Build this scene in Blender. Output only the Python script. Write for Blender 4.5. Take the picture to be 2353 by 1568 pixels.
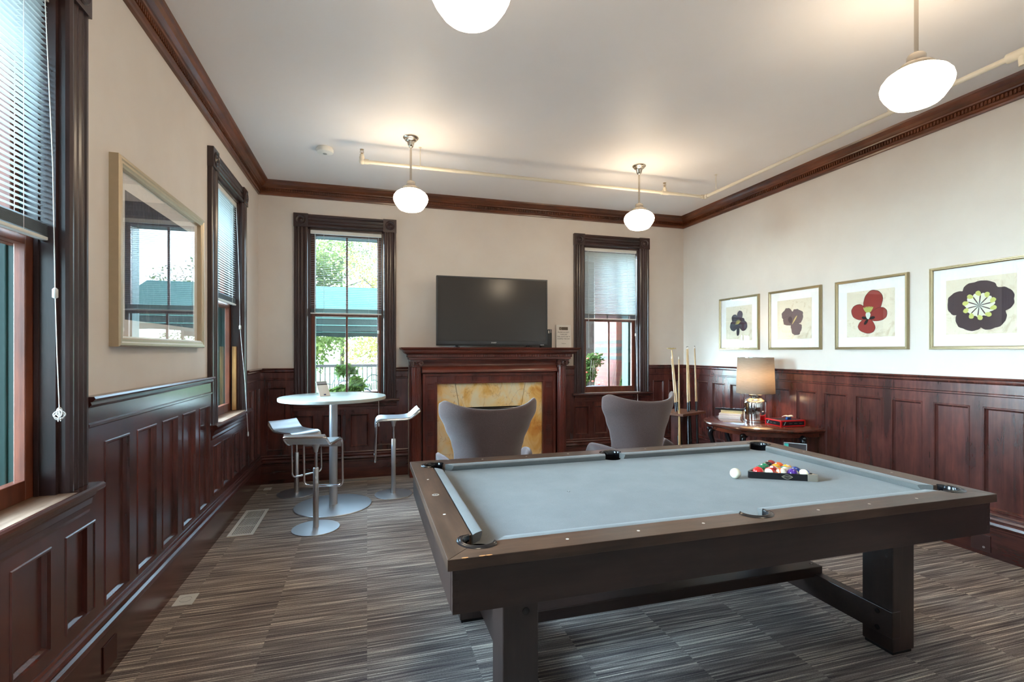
import bpy, bmesh, math, random
from mathutils import Vector, Matrix, noise as mnoise
random.seed(7)
PI = math.pi
S = bpy.context.scene
C = S.collection
for o in list(bpy.data.objects): bpy.data.objects.remove(o)

# ------------------------------------------------------------------ camera
EYE = 1.48
cam_d = bpy.data.cameras.new('camera'); cam = bpy.data.objects.new('camera', cam_d); C.objects.link(cam)
cam.location = (0, 0, EYE)
cam.rotation_euler = (PI/2, 0, -math.radians(16.403))
cam_d.sensor_width = 36; cam_d.sensor_fit = 'HORIZONTAL'
cam_d.lens = 1130.5/2353*36
cam_d.shift_y = (806.5-784)/2353
cam_d.clip_start = 0.05; cam_d.clip_end = 200
S.camera = cam

# ------------------------------------------------------------------ world and exposure
SKY_EAST, SKY_WEST = 5.0, 66.0
w = bpy.data.worlds.new('sky'); S.world = w; w.use_nodes = True
nt = w.node_tree; nt.nodes.clear()
wo = nt.nodes.new('ShaderNodeOutputWorld'); bg = nt.nodes.new('ShaderNodeBackground')
tc = nt.nodes.new('ShaderNodeTexCoord'); sx = nt.nodes.new('ShaderNodeSeparateXYZ'); rp = nt.nodes.new('ShaderNodeValToRGB')
rp.color_ramp.elements[0].position = 0.0; rp.color_ramp.elements[0].color = (.54, .66, .74, 1)
rp.color_ramp.elements[1].position = 0.35; rp.color_ramp.elements[1].color = (.52, .73, 1.0, 1)
nt.links.new(tc.outputs['Generated'], sx.inputs[0]); nt.links.new(sx.outputs['Z'], rp.inputs[0])
nt.links.new(rp.outputs[0], bg.inputs[0]); nt.links.new(bg.outputs[0], wo.inputs[0])
# the afternoon sky is brighter towards one side (the left-hand windows)
sw = nt.nodes.new('ShaderNodeMapRange'); sw.interpolation_type = 'SMOOTHSTEP'; dp = nt.nodes.new('ShaderNodeVectorMath'); dp.operation = 'DOT_PRODUCT'; dp.inputs[1].default_value = (-.92, .38, 0)
nt.links.new(tc.outputs['Generated'], dp.inputs[0]); nt.links.new(dp.outputs['Value'], sw.inputs[0])
sw.inputs['From Min'].default_value = .42; sw.inputs['From Max'].default_value = .95; sw.inputs['To Min'].default_value = SKY_EAST; sw.inputs['To Max'].default_value = SKY_WEST
nt.links.new(sw.outputs[0], bg.inputs[1])
S.view_settings.view_transform = 'Standard'; S.view_settings.look = 'None'
S.view_settings.gamma = 1; S.view_settings.use_curve_mapping = False
S.view_settings.exposure = 1.2
GLOBE = 14.0
BULB = 170.0

# room measures
L, R, B, F, H = -1.16, 4.32, 6.03, -2.3, 3.36
WT = 0.34

# ------------------------------------------------------------------ materials
def lin(r, g, b):
    f = lambda c: (c/255/12.92) if c/255 <= .04045 else ((c/255+.055)/1.055)**2.4
    return (f(r), f(g), f(b), 1)
class N:
    def __init__(s, name):
        s.m = bpy.data.materials.new(name); s.m.use_nodes = True; s.t = s.m.node_tree; s.t.nodes.clear()
        s.out = s.n('ShaderNodeOutputMaterial'); s.b = s.n('ShaderNodeBsdfPrincipled'); s.l(s.b.outputs[0], s.out.inputs[0])
    def n(s, ty, **k):
        x = s.t.nodes.new(ty)
        for a, v in k.items(): setattr(x, a, v)
        return x
    def l(s, a, b): s.t.links.new(a, b)
    def set(s, **k):
        for a, v in k.items(): s.b.inputs[a.replace('_', ' ')].default_value = v
        return s
    def coord(s, scale=(1, 1, 1), rot=(0, 0, 0)):
        tc = s.n('ShaderNodeTexCoord'); mp = s.n('ShaderNodeMapping'); s.l(tc.outputs['Object'], mp.inputs[0])
        mp.inputs['Scale'].default_value = scale; mp.inputs['Rotation'].default_value = rot
        return mp.outputs[0]
    def noise(s, vec, scale, detail=4, rough=.55, dist=0):
        x = s.n('ShaderNodeTexNoise'); s.l(vec, x.inputs['Vector'])
        x.inputs['Scale'].default_value = scale; x.inputs['Detail'].default_value = detail
        x.inputs['Roughness'].default_value = rough; x.inputs['Distortion'].default_value = dist
        return x.outputs[0]
    def ramp(s, fac, stops):
        x = s.n('ShaderNodeValToRGB'); s.l(fac, x.inputs[0]); e = x.color_ramp.elements
        while len(e) < len(stops): e.new(.5)
        for i, (p, c) in enumerate(stops): e[i].position = p; e[i].color = c
        return x.outputs[0]
    def mix(s, fac, a, b, mode='MIX'):
        x = s.n('ShaderNodeMix', data_type='RGBA', blend_type=mode)
        for sock, v in ((x.inputs[0], fac), (x.inputs[6], a), (x.inputs[7], b)):
            if hasattr(v, 'links'): s.l(v, sock)
            else: sock.default_value = v
        return x.outputs[2]
    def bump(s, h, st=.1, dist=.01):
        x = s.n('ShaderNodeBump'); x.inputs['Strength'].default_value = st; x.inputs['Distance'].default_value = dist
        s.l(h, x.inputs['Height']); s.l(x.outputs[0], s.b.inputs['Normal'])
    def col(s, c): s.l(c, s.b.inputs['Base Color'])

def plain(name, c, rough=.5, metal=0, **k):
    n = N(name); n.set(Base_Color=c, Roughness=rough, Metallic=metal, **k)
    v = n.coord(); f = n.noise(v, 40, 3)
    d = tuple(x*.88 for x in c[:3])+(1,)
    n.col(n.mix(f, d, c))
    return n.m
def wood(name, dark, light, axis='z', rough=.3, coat=.3, scale=1.0, bump=.06):
    n = N(name)
    sc = {'x': (1.2, 18, 18), 'y': (18, 1.2, 18), 'z': (18, 18, 1.2)}[axis]
    v = n.coord(tuple(a*scale for a in sc)); g = n.noise(v, 1.6, 6, .62, .6)
    fine = n.noise(n.coord(tuple(a*scale*6 for a in sc)), 2.2, 3, .6)
    big = n.noise(n.coord(tuple(1.0 if a < 5 else 2.6 for a in sc)), 1.9, 4, .6)
    c = n.ramp(g, [(.3, dark), (.72, light)])
    c = n.mix(n.ramp(fine, [(.35, (.55, .55, .55, 1)), (.6, (1, 1, 1, 1))]), c, c, 'MULTIPLY')
    mm = n.ramp(big, [(.34, (.62, .60, .60, 1)), (.66, (1.12, 1.12, 1.12, 1))])
    gm = n.mix(.35, n.ramp(g, [(.25, dark), (.75, light)]), n.ramp(big, [(.3, dark), (.7, light)]))
    c2 = n.mix(1.0, gm, mm, 'MULTIPLY')
    n.col(c2); n.set(Roughness=rough, Coat_Weight=coat, Coat_Roughness=.2)
    n.bump(fine, bump, .004)
    return n.m
def metal(name, c, rough=.3, aniso=0):
    n = N(name); n.set(Base_Color=c, Metallic=1, Roughness=rough)
    f = n.noise(n.coord((1, 1, 1)), 2.5, 1); r = n.ramp(f, [(.3, (rough*.96,)*3+(1,)), (.7, (rough*1.04,)*3+(1,))])
    n.l(r, n.b.inputs['Roughness']); return n.m

M = {}
n = N('wall_paint'); n.set(Roughness=.75); f = n.noise(n.coord(), 3, 3)
n.col(n.ramp(f, [(.35, lin(219, 208, 199)), (.65, lin(223, 213, 204))])); n.bump(n.noise(n.coord(), 180, 2), .04, .002); M['wall'] = n.m
n = N('ceiling_paint'); n.set(Roughness=.55); f = n.noise(n.coord(), 2, 3)
n.col(n.ramp(f, [(.3, lin(236, 231, 230)), (.7, lin(239, 234, 233))])); M['ceil'] = n.m
MD, ML = lin(48, 24, 23), lin(106, 52, 44)
M['mahog_z'] = wood('mahogany_upright', MD, ML, 'z', .27, .65)
M['mahog_x'] = wood('mahogany_long_x', MD, ML, 'x', .27, .65)
M['mahog_y'] = wood('mahogany_long_y', MD, ML, 'y', .27, .65)
M['casing'] = wood('casing_wood', lin(40, 26, 27), lin(72, 48, 46), 'z', .32)
M['casing_x'] = wood('casing_wood_long', lin(40, 26, 27), lin(72, 48, 46), 'x', .32)
M['crown_x'] = wood('crown_wood_x', lin(60, 29, 16), lin(132, 72, 38), 'x', .33, .3)
M['crown_y'] = wood('crown_wood_y', lin(60, 29, 16), lin(132, 72, 38), 'y', .33, .2)
M['sash'] = wood('sash_wood', lin(82, 36, 22), lin(134, 68, 42), 'z', .4, .2)
M['stool_top'] = wood('worn_sill_wood', lin(120, 84, 62), lin(182, 150, 124), 'x', .5, 0)
M['tan_wood'] = wood('new_pine_strip', lin(186, 128, 70), lin(226, 174, 110), 'z', .5, 0)
M['teal_paint'] = plain('teal_exterior_paint', lin(16, 52, 46), .45)
M['green_paint'] = plain('dark_green_paint', lin(17, 36, 28), .5)
M['mantel'] = wood('mantel_wood_x', lin(72, 28, 20), lin(128, 58, 42), 'x', .28, .4)
M['mantel_z'] = wood('mantel_wood_z', lin(72, 28, 20), lin(122, 54, 40), 'z', .28, .4)
# carpet tiles with pencil stripes
n = N('striped_carpet'); n.set(Roughness=.95); n.b.inputs['Specular IOR Level'].default_value = .1
tc = n.n('ShaderNodeTexCoord'); sp = n.n('ShaderNodeSeparateXYZ'); n.l(tc.outputs['Object'], sp.inputs[0])
def mth(op, a, b=None, c=None):
    x = n.n('ShaderNodeMath', operation=op)
    for i, v in enumerate((a, b, c)):
        if v is None: continue
        if hasattr(v, 'links'): n.l(v, x.inputs[i])
        else: x.inputs[i].default_value = v
    return x.outputs[0]
TX, TY = .5, .5
ty = mth('FLOOR', mth('DIVIDE', sp.outputs['X'], TX))
offy = mth('MULTIPLY', mth('MODULO', ty, 2.0), .25)
tx = mth('FLOOR', mth('DIVIDE', mth('ADD', sp.outputs['Y'], offy), TY))
wn = n.n('ShaderNodeTexWhiteNoise', noise_dimensions='3D'); cb = n.n('ShaderNodeCombineXYZ'); n.l(tx, cb.inputs[0]); n.l(ty, cb.inputs[1]); n.l(cb.outputs[0], wn.inputs[0])
cb2 = n.n('ShaderNodeCombineXYZ')
n.l(mth('ADD', mth('MULTIPLY', sp.outputs['X'], 2.1), mth('MULTIPLY', wn.outputs[0], 37.0)), cb2.inputs[0])
n.l(mth('MULTIPLY', mth('FLOOR', mth('MULTIPLY', sp.outputs['Y'], 165.0)), 1.37), cb2.inputs[1]); n.l(mth('MULTIPLY', wn.outputs[0], 11.0), cb2.inputs[2])
st = n.noise(cb2.outputs[0], 1.0, 2, .45)
cb3 = n.n('ShaderNodeCombineXYZ'); n.l(mth('MULTIPLY', sp.outputs['X'], 1.2), cb3.inputs[0]); n.l(mth('ADD', mth('MULTIPLY', sp.outputs['Y'], 14.0), mth('MULTIPLY', wn.outputs[0], 23.0)), cb3.inputs[1])
wide = n.noise(cb3.outputs[0], 1.0, 2, .5)
pile = n.noise(n.coord((.5, 1, 1)), 260, 3, .75)
c = n.ramp(st, [(.30, lin(100, 90, 90)), (.46, lin(142, 130, 125)), (.56, lin(170, 157, 148)), (.68, lin(232, 218, 200))])
c = n.mix(1.0, c, n.ramp(wide, [(.3, (.72, .72, .74, 1)), (.68, (1.08, 1.07, 1.05, 1))]), 'MULTIPLY')
c = n.mix(1.0, c, n.ramp(wn.outputs[0], [(0, (.86, .86, .86, 1)), (1, (1.08, 1.06, 1.04, 1))]), 'MULTIPLY')
c = n.mix(1.0, c, n.ramp(pile, [(.3, (.58, .57, .57, 1)), (.7, (1.28, 1.28, 1.28, 1))]), 'MULTIPLY')
n.col(c); n.bump(pile, .5, .006); M['carpet'] = n.m
# cloth
n = N('grey_billiard_cloth'); n.set(Roughness=.9); n.b.inputs['Sheen Weight'].default_value = .25
f = n.noise(n.coord(), 6, 4); g = n.noise(n.coord(), 320, 2)
c = n.ramp(f, [(.3, lin(90, 90, 87)), (.7, lin(101, 100, 97))])
n.col(n.mix(1.0, c, n.ramp(g, [(.3, (.86, .86, .86, 1)), (.7, (1.08, 1.08, 1.08, 1))]), 'MULTIPLY')); n.bump(g, .15, .002); M['cloth'] = n.m
M['rail'] = wood('rail_wood', lin(58, 40, 30), lin(104, 76, 58), 'x', .38, .15, 1.4)
M['rail_y'] = wood('rail_wood_y', lin(58, 40, 30), lin(104, 76, 58), 'y', .38, .15, 1.4)
M['dark_wood'] = wood('espresso_wood_x', lin(38, 25, 22), lin(60, 42, 36), 'x', .38, .1, 1.2)
M['dark_wood_z'] = wood('espresso_wood_z', lin(40, 27, 24), lin(62, 45, 39), 'z', .38, .1, 1.2)
M['black_gloss'] = plain('black_moulded_plastic', lin(22, 21, 24), .18)
M['black'] = plain('black_rubber', lin(18, 18, 19), .6)
M['pearl'] = plain('pearl_inlay', lin(226, 214, 202), .25)
M['chip'] = plain('raw_chipped_wood', lin(214, 150, 92), .7)
M['brushed'] = metal('brushed_steel', (.62, .62, .62, 1), .3)
M['satin'] = metal('satin_aluminium', (.6, .6, .61, 1), .42)
M['chrome'] = metal('chrome', (.78, .78, .8, 1), .12)
M['nickel'] = metal('brushed_nickel', (.6, .54, .46, 1), .25)
M['gold'] = plain('champagne_gilt', (.42, .34, .2, 1), .34, .75)
M['silver_gilt'] = plain('champagne_silver', (.56, .45, .31, 1), .4, .5)
M['white'] = plain('white_plastic', lin(232, 230, 224), .45)
M['pipe'] = plain('cream_painted_pipe', lin(222, 212, 194), .4)
M['slat'] = plain('pale_blind_slat', lin(206, 210, 208), .4)
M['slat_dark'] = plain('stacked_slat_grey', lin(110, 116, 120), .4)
M['cord'] = plain('white_cord', lin(240, 238, 235), .7)
M['acrylic'] = plain('clear_wand', lin(214, 220, 224), .15)
n = N('purple_grey_wool'); n.set(Roughness=.95); n.b.inputs['Sheen Weight'].default_value = .4
f = n.noise(n.coord(), 260, 3, .7); n.col(n.ramp(f, [(.3, lin(80, 63, 61)), (.7, lin(110, 90, 88))])); n.bump(f, .35, .003); M['wool'] = n.m
n = N('table_white_laminate'); n.set(Base_Color=lin(184, 190, 184), Roughness=.2); M['laminate'] = n.m
# marble
n = N('siena_marble'); n.set(Roughness=.12)
v = n.coord((1.6, 1, 1)); f = n.noise(v, 2.6, 6, .55, .7); g = n.noise(v, 1.7, 5, .6, 1.2); h2 = n.noise(v, 2.1, 3, .5, .4)
c = n.ramp(f, [(.30, lin(208, 132, 58)), (.40, lin(234, 178, 98)), (.50, lin(246, 208, 144)), (.62, lin(240, 222, 186))])
vein = n.ramp(g, [(.488, (0, 0, 0, 1)), (.5, (.42, .42, .42, 1)), (.508, (0, 0, 0, 1))])
n.col(n.mix(vein, c, lin(176, 104, 66))); M['marble'] = n.m
# glass panes
def pane_mat(name, tint, ior=1.5, extra=0.0):
    n = N(name); n.t.nodes.remove(n.b)
    tr = n.n('ShaderNodeBsdfTransparent'); tr.inputs[0].default_value = tint
    gl = n.n('ShaderNodeBsdfGlossy'); gl.inputs['Roughness'].default_value = .0; gl.inputs[0].default_value = (1, 1, 1, 1)
    fr = n.n('ShaderNodeFresnel'); ge = n.n('ShaderNodeNewGeometry'); mr = n.n('ShaderNodeMapRange'); n.l(ge.outputs['Backfacing'], mr.inputs[0])
    mr.inputs['To Min'].default_value = ior; mr.inputs['To Max'].default_value = 1/ior; n.l(mr.outputs[0], fr.inputs[0])
    mx = n.n('ShaderNodeMixShader'); n.l(fr.outputs[0], mx.inputs[0]); n.l(tr.outputs[0], mx.inputs[1]); n.l(gl.outputs[0], mx.inputs[2])
    n.l(mx.outputs[0], n.out.inputs[0]); return n.m
M['pane'] = pane_mat('window_glass', (.92, .97, .95, 1))
M['pglass'] = pane_mat('picture_glass', (1, 1, 1, 1), 1.45)
n = N('lit_opal_glass'); n.set(Base_Color=(1, .95, .88, 1), Roughness=.2, Emission_Color=(1, .81, .57, 1), Emission_Strength=GLOBE); M['opal'] = n.m
n = N('lit_bulb'); n.set(Base_Color=(1, .9, .8, 1), Emission_Color=(1, .72, .42, 1), Emission_Strength=BULB); M['bulb'] = n.m
n = N('linen_shade'); n.t.nodes.remove(n.b)
df = n.n('ShaderNodeBsdfDiffuse'); tl = n.n('ShaderNodeBsdfTranslucent'); mx = n.n('ShaderNodeMixShader')
wv = n.noise(n.coord((1, 1, 30)), 20, 3); cc = n.ramp(wv, [(.3, lin(176, 164, 150)), (.7, lin(196, 184, 170))])
n.l(cc, df.inputs[0]); n.l(cc, tl.inputs[0]); mx.inputs[0].default_value = .45
n.l(df.outputs[0], mx.inputs[1]); n.l(tl.outputs[0], mx.inputs[2]); n.l(mx.outputs[0], n.out.inputs[0]); M['shade'] = n.m
M['mercury'] = metal('mercury_glass', (.86, .85, .82, 1), .07)
n = N('tv_screen'); n.set(Base_Color=lin(60, 55, 52), Roughness=.18, Specular_IOR_Level=.42)
M['screen'] = n.m
M['tv_black'] = plain('tv_black_plastic', lin(26, 26, 27), .3)
M['paper'] = plain('white_paper', lin(232, 228, 222), .7)
M['mat'] = plain('white_mat_board', lin(252, 250, 248), .8)
n = N('parchment'); n.set(Roughness=.8); f = n.noise(n.coord(), 9, 6, .65, 1.5); n.col(n.ramp(f, [(.3, lin(206, 188, 158)), (.48, lin(230, 220, 200)), (.7, lin(226, 214, 192))])); M['parch'] = n.m
def flat(name, r, g, b, rough=.7):
    if name not in M: M[name] = plain(name, lin(r, g, b), rough)
    return M[name]
n = N('dark_blue_print'); n.set(Roughness=.6); f = n.noise(n.coord((6, 6, 2)), 4, 5, .7, 2); n.col(n.ramp(f, [(.3, lin(24, 32, 52)), (.55, lin(52, 62, 88)), (.75, lin(110, 104, 112))])); M['print_blue'] = n.m
# bricks
n = N('red_brick'); n.set(Roughness=.85); br = n.n('ShaderNodeTexBrick'); tc2 = n.n('ShaderNodeTexCoord'); sp2 = n.n('ShaderNodeSeparateXYZ'); n.l(tc2.outputs['Object'], sp2.inputs[0])
ad = n.n('ShaderNodeMath', operation='ADD'); n.l(sp2.outputs['X'], ad.inputs[0]); n.l(sp2.outputs['Y'], ad.inputs[1])
cb = n.n('ShaderNodeCombineXYZ'); n.l(ad.outputs[0], cb.inputs[0]); n.l(sp2.outputs['Z'], cb.inputs[1]); n.l(cb.outputs[0], br.inputs['Vector'])
br.inputs['Scale'].default_value = 1; br.inputs['Brick Width'].default_value = .21; br.inputs['Row Height'].default_value = .07; br.inputs['Mortar Size'].default_value = .004
br.inputs['Color1'].default_value = lin(92, 31, 13); br.inputs['Color2'].default_value = lin(72, 23, 10); br.inputs['Mortar'].default_value = lin(78, 46, 32)
n.col(br.outputs[0]); M['brick'] = n.m
M['dark_brick'] = plain('black_brick_band', lin(28, 26, 26), .7)
M['concrete'] = plain('patio_concrete', lin(118, 114, 108), .9)
M['grass'] = plain('lawn', lin(92, 120, 58), .9)
M['bark'] = plain('bark', lin(84, 70, 58), .9)
def leafm(name, a, b):
    n = N(name); n.t.nodes.remove(n.b); df = n.n('ShaderNodeBsdfDiffuse'); tl = n.n('ShaderNodeBsdfTranslucent'); mx = n.n('ShaderNodeMixShader'); mx.inputs[0].default_value = .4
    f = n.noise(n.coord(), 2.2, 3); cc = n.ramp(f, [(.35, a), (.65, b)]); n.l(cc, df.inputs[0]); n.l(cc, tl.inputs[0])
    n.l(df.outputs[0], mx.inputs[1]); n.l(tl.outputs[0], mx.inputs[2]); n.l(mx.outputs[0], n.out.inputs[0]); return n.m
M['leaf'] = leafm('tree_leaves', lin(66, 78, 44), lin(112, 116, 66))
M['leaf_dark'] = leafm('shrub_leaves', lin(34, 50, 24), lin(74, 86, 42))
M['leaf_gold'] = leafm('autumn_leaves', lin(110, 108, 60), lin(150, 130, 72))

# ------------------------------------------------------------------ mesh builder
class MB:
    def __init__(s): s.v = []; s.f = []; s.mi = []; s.cur = 0
    def face(s, idx): s.f.append(tuple(idx)); s.mi.append(s.cur)
    def add(s, vs, fs, mtx=None):
        o = len(s.v)
        for p in vs: s.v.append(tuple(mtx @ Vector(p)) if mtx else tuple(p))
        for f in fs: s.face([i+o for i in f])
        return s
    def box(s, x0, x1, y0, y1, z0, z1, mtx=None):
        return s.add([(x0, y0, z0), (x1, y0, z0), (x1, y1, z0), (x0, y1, z0), (x0, y0, z1), (x1, y0, z1), (x1, y1, z1), (x0, y1, z1)],
                     [(0, 3, 2, 1), (4, 5, 6, 7), (0, 1, 5, 4), (1, 2, 6, 5), (2, 3, 7, 6), (3, 0, 4, 7)], mtx)
    def prism(s, pts, z0, z1, mtx=None):
        k = len(pts); a = sum(pts[i][0]*pts[(i+1) % k][1]-pts[(i+1) % k][0]*pts[i][1] for i in range(k))
        if a < 0: pts = pts[::-1]
        vs = [(x, y, z0) for x, y in pts]+[(x, y, z1) for x, y in pts]
        fs = [tuple(range(k-1, -1, -1)), tuple(range(k, 2*k))]+[(i, (i+1) % k, k+(i+1) % k, k+i) for i in range(k)]
        return s.add(vs, fs, mtx)
    def lathe(s, prof, seg=32, mtx=None, cap=True):
        vs = []; fs = []
        for r, z in prof:
            for i in range(seg): a = 2*PI*i/seg; vs.append((r*math.cos(a), r*math.sin(a), z))
        m = len(prof)
        for j in range(m-1):
            for i in range(seg):
                i2 = (i+1) % seg; fs.append((j*seg+i, j*seg+i2, (j+1)*seg+i2, (j+1)*seg+i))
        if cap: fs.append(tuple(range(seg-1, -1, -1))); fs.append(tuple((m-1)*seg+i for i in range(seg)))
        return s.add(vs, fs, mtx)
    def tube(s, pts, r, seg=10, closed=False, rx=None, cap=True):
        P = [Vector(p) for p in pts]; k = len(P); vs = []; fs = []
        T = []
        for i in range(k):
            if closed: t = P[(i+1) % k]-P[i-1]
            else: t = P[min(i+1, k-1)]-P[max(i-1, 0)]
            T.append(t.normalized())
        up = Vector((0, 0, 1)) if abs(T[0].z) < .9 else Vector((0, 1, 0))
        nrm = (up-T[0]*up.dot(T[0])).normalized()
        for i in range(k):
            if i: nrm = (nrm-T[i]*nrm.dot(T[i])).normalized()
            bi = T[i].cross(nrm)
            rr = r[i] if isinstance(r, (list, tuple)) else r; r2 = (rx if rx else rr)
            for j in range(seg):
                a = 2*PI*j/seg; vs.append(tuple(P[i]+nrm*math.cos(a)*rr+bi*math.sin(a)*r2))
        for i in range(k if closed else k-1):
            i2 = (i+1) % k
            for j in range(seg):
                j2 = (j+1) % seg; fs.append((i*seg+j, i*seg+j2, i2*seg+j2, i2*seg+j))
        if cap and not closed: fs.append(tuple(range(seg-1, -1, -1))); fs.append(tuple((k-1)*seg+j for j in range(seg)))
        return s.add(vs, fs)
    def cyl(s, p0, p1, r, seg=16, r1=None): return s.tube([p0, p1], [r, r if r1 is None else r1], seg)
    def sphere(s, c, r, u=16, v=10, sc=(1, 1, 1)):
        prof = []; vs = []; fs = []
        for j in range(1, v):
            a = PI*j/v
            for i in range(u): b = 2*PI*i/u; vs.append((c[0]+r*sc[0]*math.sin(a)*math.cos(b), c[1]+r*sc[1]*math.sin(a)*math.sin(b), c[2]-r*sc[2]*math.cos(a)))
        for j in range(v-2):
            for i in range(u): i2 = (i+1) % u; fs.append((j*u+i, j*u+i2, (j+1)*u+i2, (j+1)*u+i))
        k = len(vs); vs.append((c[0], c[1], c[2]-r*sc[2])); vs.append((c[0], c[1], c[2]+r*sc[2]))
        for i in range(u): i2 = (i+1) % u; fs.append((k, i2, i)); fs.append((k+1, (v-2)*u+i, (v-2)*u+i2))
        return s.add(vs, fs)
    def grid(s, fn, nu, nv, closed_u=False):
        vs = [fn(i/(nu if closed_u else nu-1), j/(nv-1)) for j in range(nv) for i in range(nu)]; fs = []
        for j in range(nv-1):
            for i in range(nu if closed_u else nu-1): i2 = (i+1) % nu; fs.append((j*nu+i, j*nu+i2, (j+1)*nu+i2, (j+1)*nu+i))
        return s.add(vs, fs)
    def mold(s, path, prof):
        """profile (out, z) swept along an xy path, room on its right, mitred"""
        P = [Vector(p) for p in path]; k = len(P); offs = []
        for i in range(k):
            ds = []
            if i > 0: ds.append((P[i]-P[i-1]).normalized())
            if i < k-1: ds.append((P[i+1]-P[i]).normalized())
            ns = [Vector((d.y, -d.x)) for d in ds]
            if len(ns) == 1: o = ns[0]
            else: b = (ns[0]+ns[1]).normalized(); o = b/b.dot(ns[0])
            offs.append(o)
        m = len(prof); vs = []; fs = []
        for i in range(k):
            for out, z in prof: q = P[i]+offs[i]*out; vs.append((q.x, q.y, z))
        for i in range(k-1):
            for j in range(m): j2 = (j+1) % m; fs.append((i*m+j, (i+1)*m+j, (i+1)*m+j2, i*m+j2))
        fs.append(tuple(range(m))); fs.append(tuple((k-1)*m+j for j in range(m-1, -1, -1)))
        return s.add(vs, fs)
    def build(s, name, mat, parent=None, smooth=False, bevel=0, sub=0, auto=None, solid=0):
        me = bpy.data.meshes.new(name); me.from_pydata(s.v, [], s.f)
        mats = mat if isinstance(mat, (list, tuple)) else [mat]
        for m in mats: me.materials.append(M[m] if isinstance(m, str) else m)
        if len(mats) > 1: me.polygons.foreach_set('material_index', s.mi)
        bm = bmesh.new(); bm.from_mesh(me); bmesh.ops.recalc_face_normals(bm, faces=bm.faces[:]); 
        if smooth:
            for f in bm.faces: f.smooth = True
            if auto:
                for e in bm.edges:
                    if len(e.link_faces) == 2 and e.calc_face_angle(0) > math.radians(auto): e.smooth = False
        bm.to_mesh(me); bm.free(); me.update()
        o = bpy.data.objects.new(name, me); C.objects.link(o)
        if parent: o.parent = parent
        if solid: md = o.modifiers.new('solid', 'SOLIDIFY'); md.thickness = solid; md.offset = 0
        if bevel: md = o.modifiers.new('bevel', 'BEVEL'); md.width = bevel; md.segments = 2; md.limit_method = 'ANGLE'; md.angle_limit = .6
        if sub: md = o.modifiers.new('sub', 'SUBSURF'); md.levels = sub; md.render_levels = sub
        return o
def tag(o, label=None, cat=None, group=None, kind=None):
    if label: o['label'] = label
    if cat: o['category'] = cat
    if group: o['group'] = group
    if kind: o['kind'] = kind
    return o
def empty(name, loc=(0, 0, 0), rz=0, label=None, cat=None, group=None, kind=None):
    o = bpy.data.objects.new(name, None); C.objects.link(o); o.location = loc; o.rotation_euler = (0, 0, rz); o.empty_display_size = .1
    return tag(o, label, cat, group, kind)
def kids(o): return [c for c in bpy.data.objects if c.parent == o]
def copy_tree(o, parent=None):
    c = o.copy(); C.objects.link(c)
    if parent: c.parent = parent
    for ch in kids(o): copy_tree(ch, c)
    return c
def text_mesh(name, body, size, mat, mtx, parent=None, depth=.0004, align='CENTER'):
    cu = bpy.data.curves.new(name, 'FONT'); cu.body = body; cu.size = size; cu.extrude = depth; cu.align_x = align; cu.align_y = 'CENTER'; cu.resolution_u = 3
    t = bpy.data.objects.new(name, cu); C.objects.link(t)
    dg = bpy.context.evaluated_depsgraph_get(); me = bpy.data.meshes.new_from_object(t.evaluated_get(dg))
    bpy.data.objects.remove(t); me.transform(mtx); me.materials.clear(); me.materials.append(M[mat] if isinstance(mat, str) else mat)
    o = bpy.data.objects.new(name, me); C.objects.link(o)
    if parent: o.parent = parent
    return o
def boolean_cut(o, cutter):
    md = o.modifiers.new('cut', 'BOOLEAN'); md.object = cutter; md.operation = 'DIFFERENCE'; md.solver = 'EXACT'
    bpy.context.view_layer.update()
    dg = bpy.context.evaluated_depsgraph_get(); me = bpy.data.meshes.new_from_object(o.evaluated_get(dg))
    o.modifiers.remove(md); o.data = me
T = Matrix.Translation
def RZ(a): return Matrix.Rotation(a, 4, 'Z')
def RX(a): return Matrix.Rotation(a, 4, 'X')
def RY(a): return Matrix.Rotation(a, 4, 'Y')

# ------------------------------------------------------------------ room shell
OP_Z0, OP_Z1 = .90, 2.885
HW = .415                      # half width of a window opening
WIN_L = [-.95, 1.935, 4.78]    # window centres along the left wall
WIN_B = [-.23, 3.185]          # back wall
WIN_F = []              # wall behind the photographer
def wall(name, s0, s1, cents, place, hw=HW, mat='wall'):
    b = MB(); cuts = sorted(cents); x = s0
    for c in cuts:
        place(b, x, c-hw, 0, H); place(b, c-hw, c+hw, 0, OP_Z0); place(b, c-hw, c+hw, OP_Z1, H); x = c+hw
    place(b, x, s1, 0, H)
    return tag(b.build(name, mat), kind='structure')
wall('wall_left', F-WT, B+WT, WIN_L, lambda b, a, c, z0, z1: b.box(L-WT, L, a, c, z0, z1))
wall('wall_back', L, R, WIN_B, lambda b, a, c, z0, z1: b.box(a, c, B, B+WT, z0, z1))
wall('wall_front', L, R, WIN_F, lambda b, a, c, z0, z1: b.box(a, c, F-WT, F, z0, z1))
wall('wall_right', F-WT, B+WT, [], lambda b, a, c, z0, z1: b.box(R, R+WT, a, c, z0, z1))
tag(MB().box(L-WT, R+WT, F-WT, B+WT, -.12, 0).build('floor', 'carpet'), kind='structure')
tag(MB().box(L-WT, R+WT, F-WT, B+WT, H, H+.15).build('ceiling', 'ceil'), kind='structure')

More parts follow.
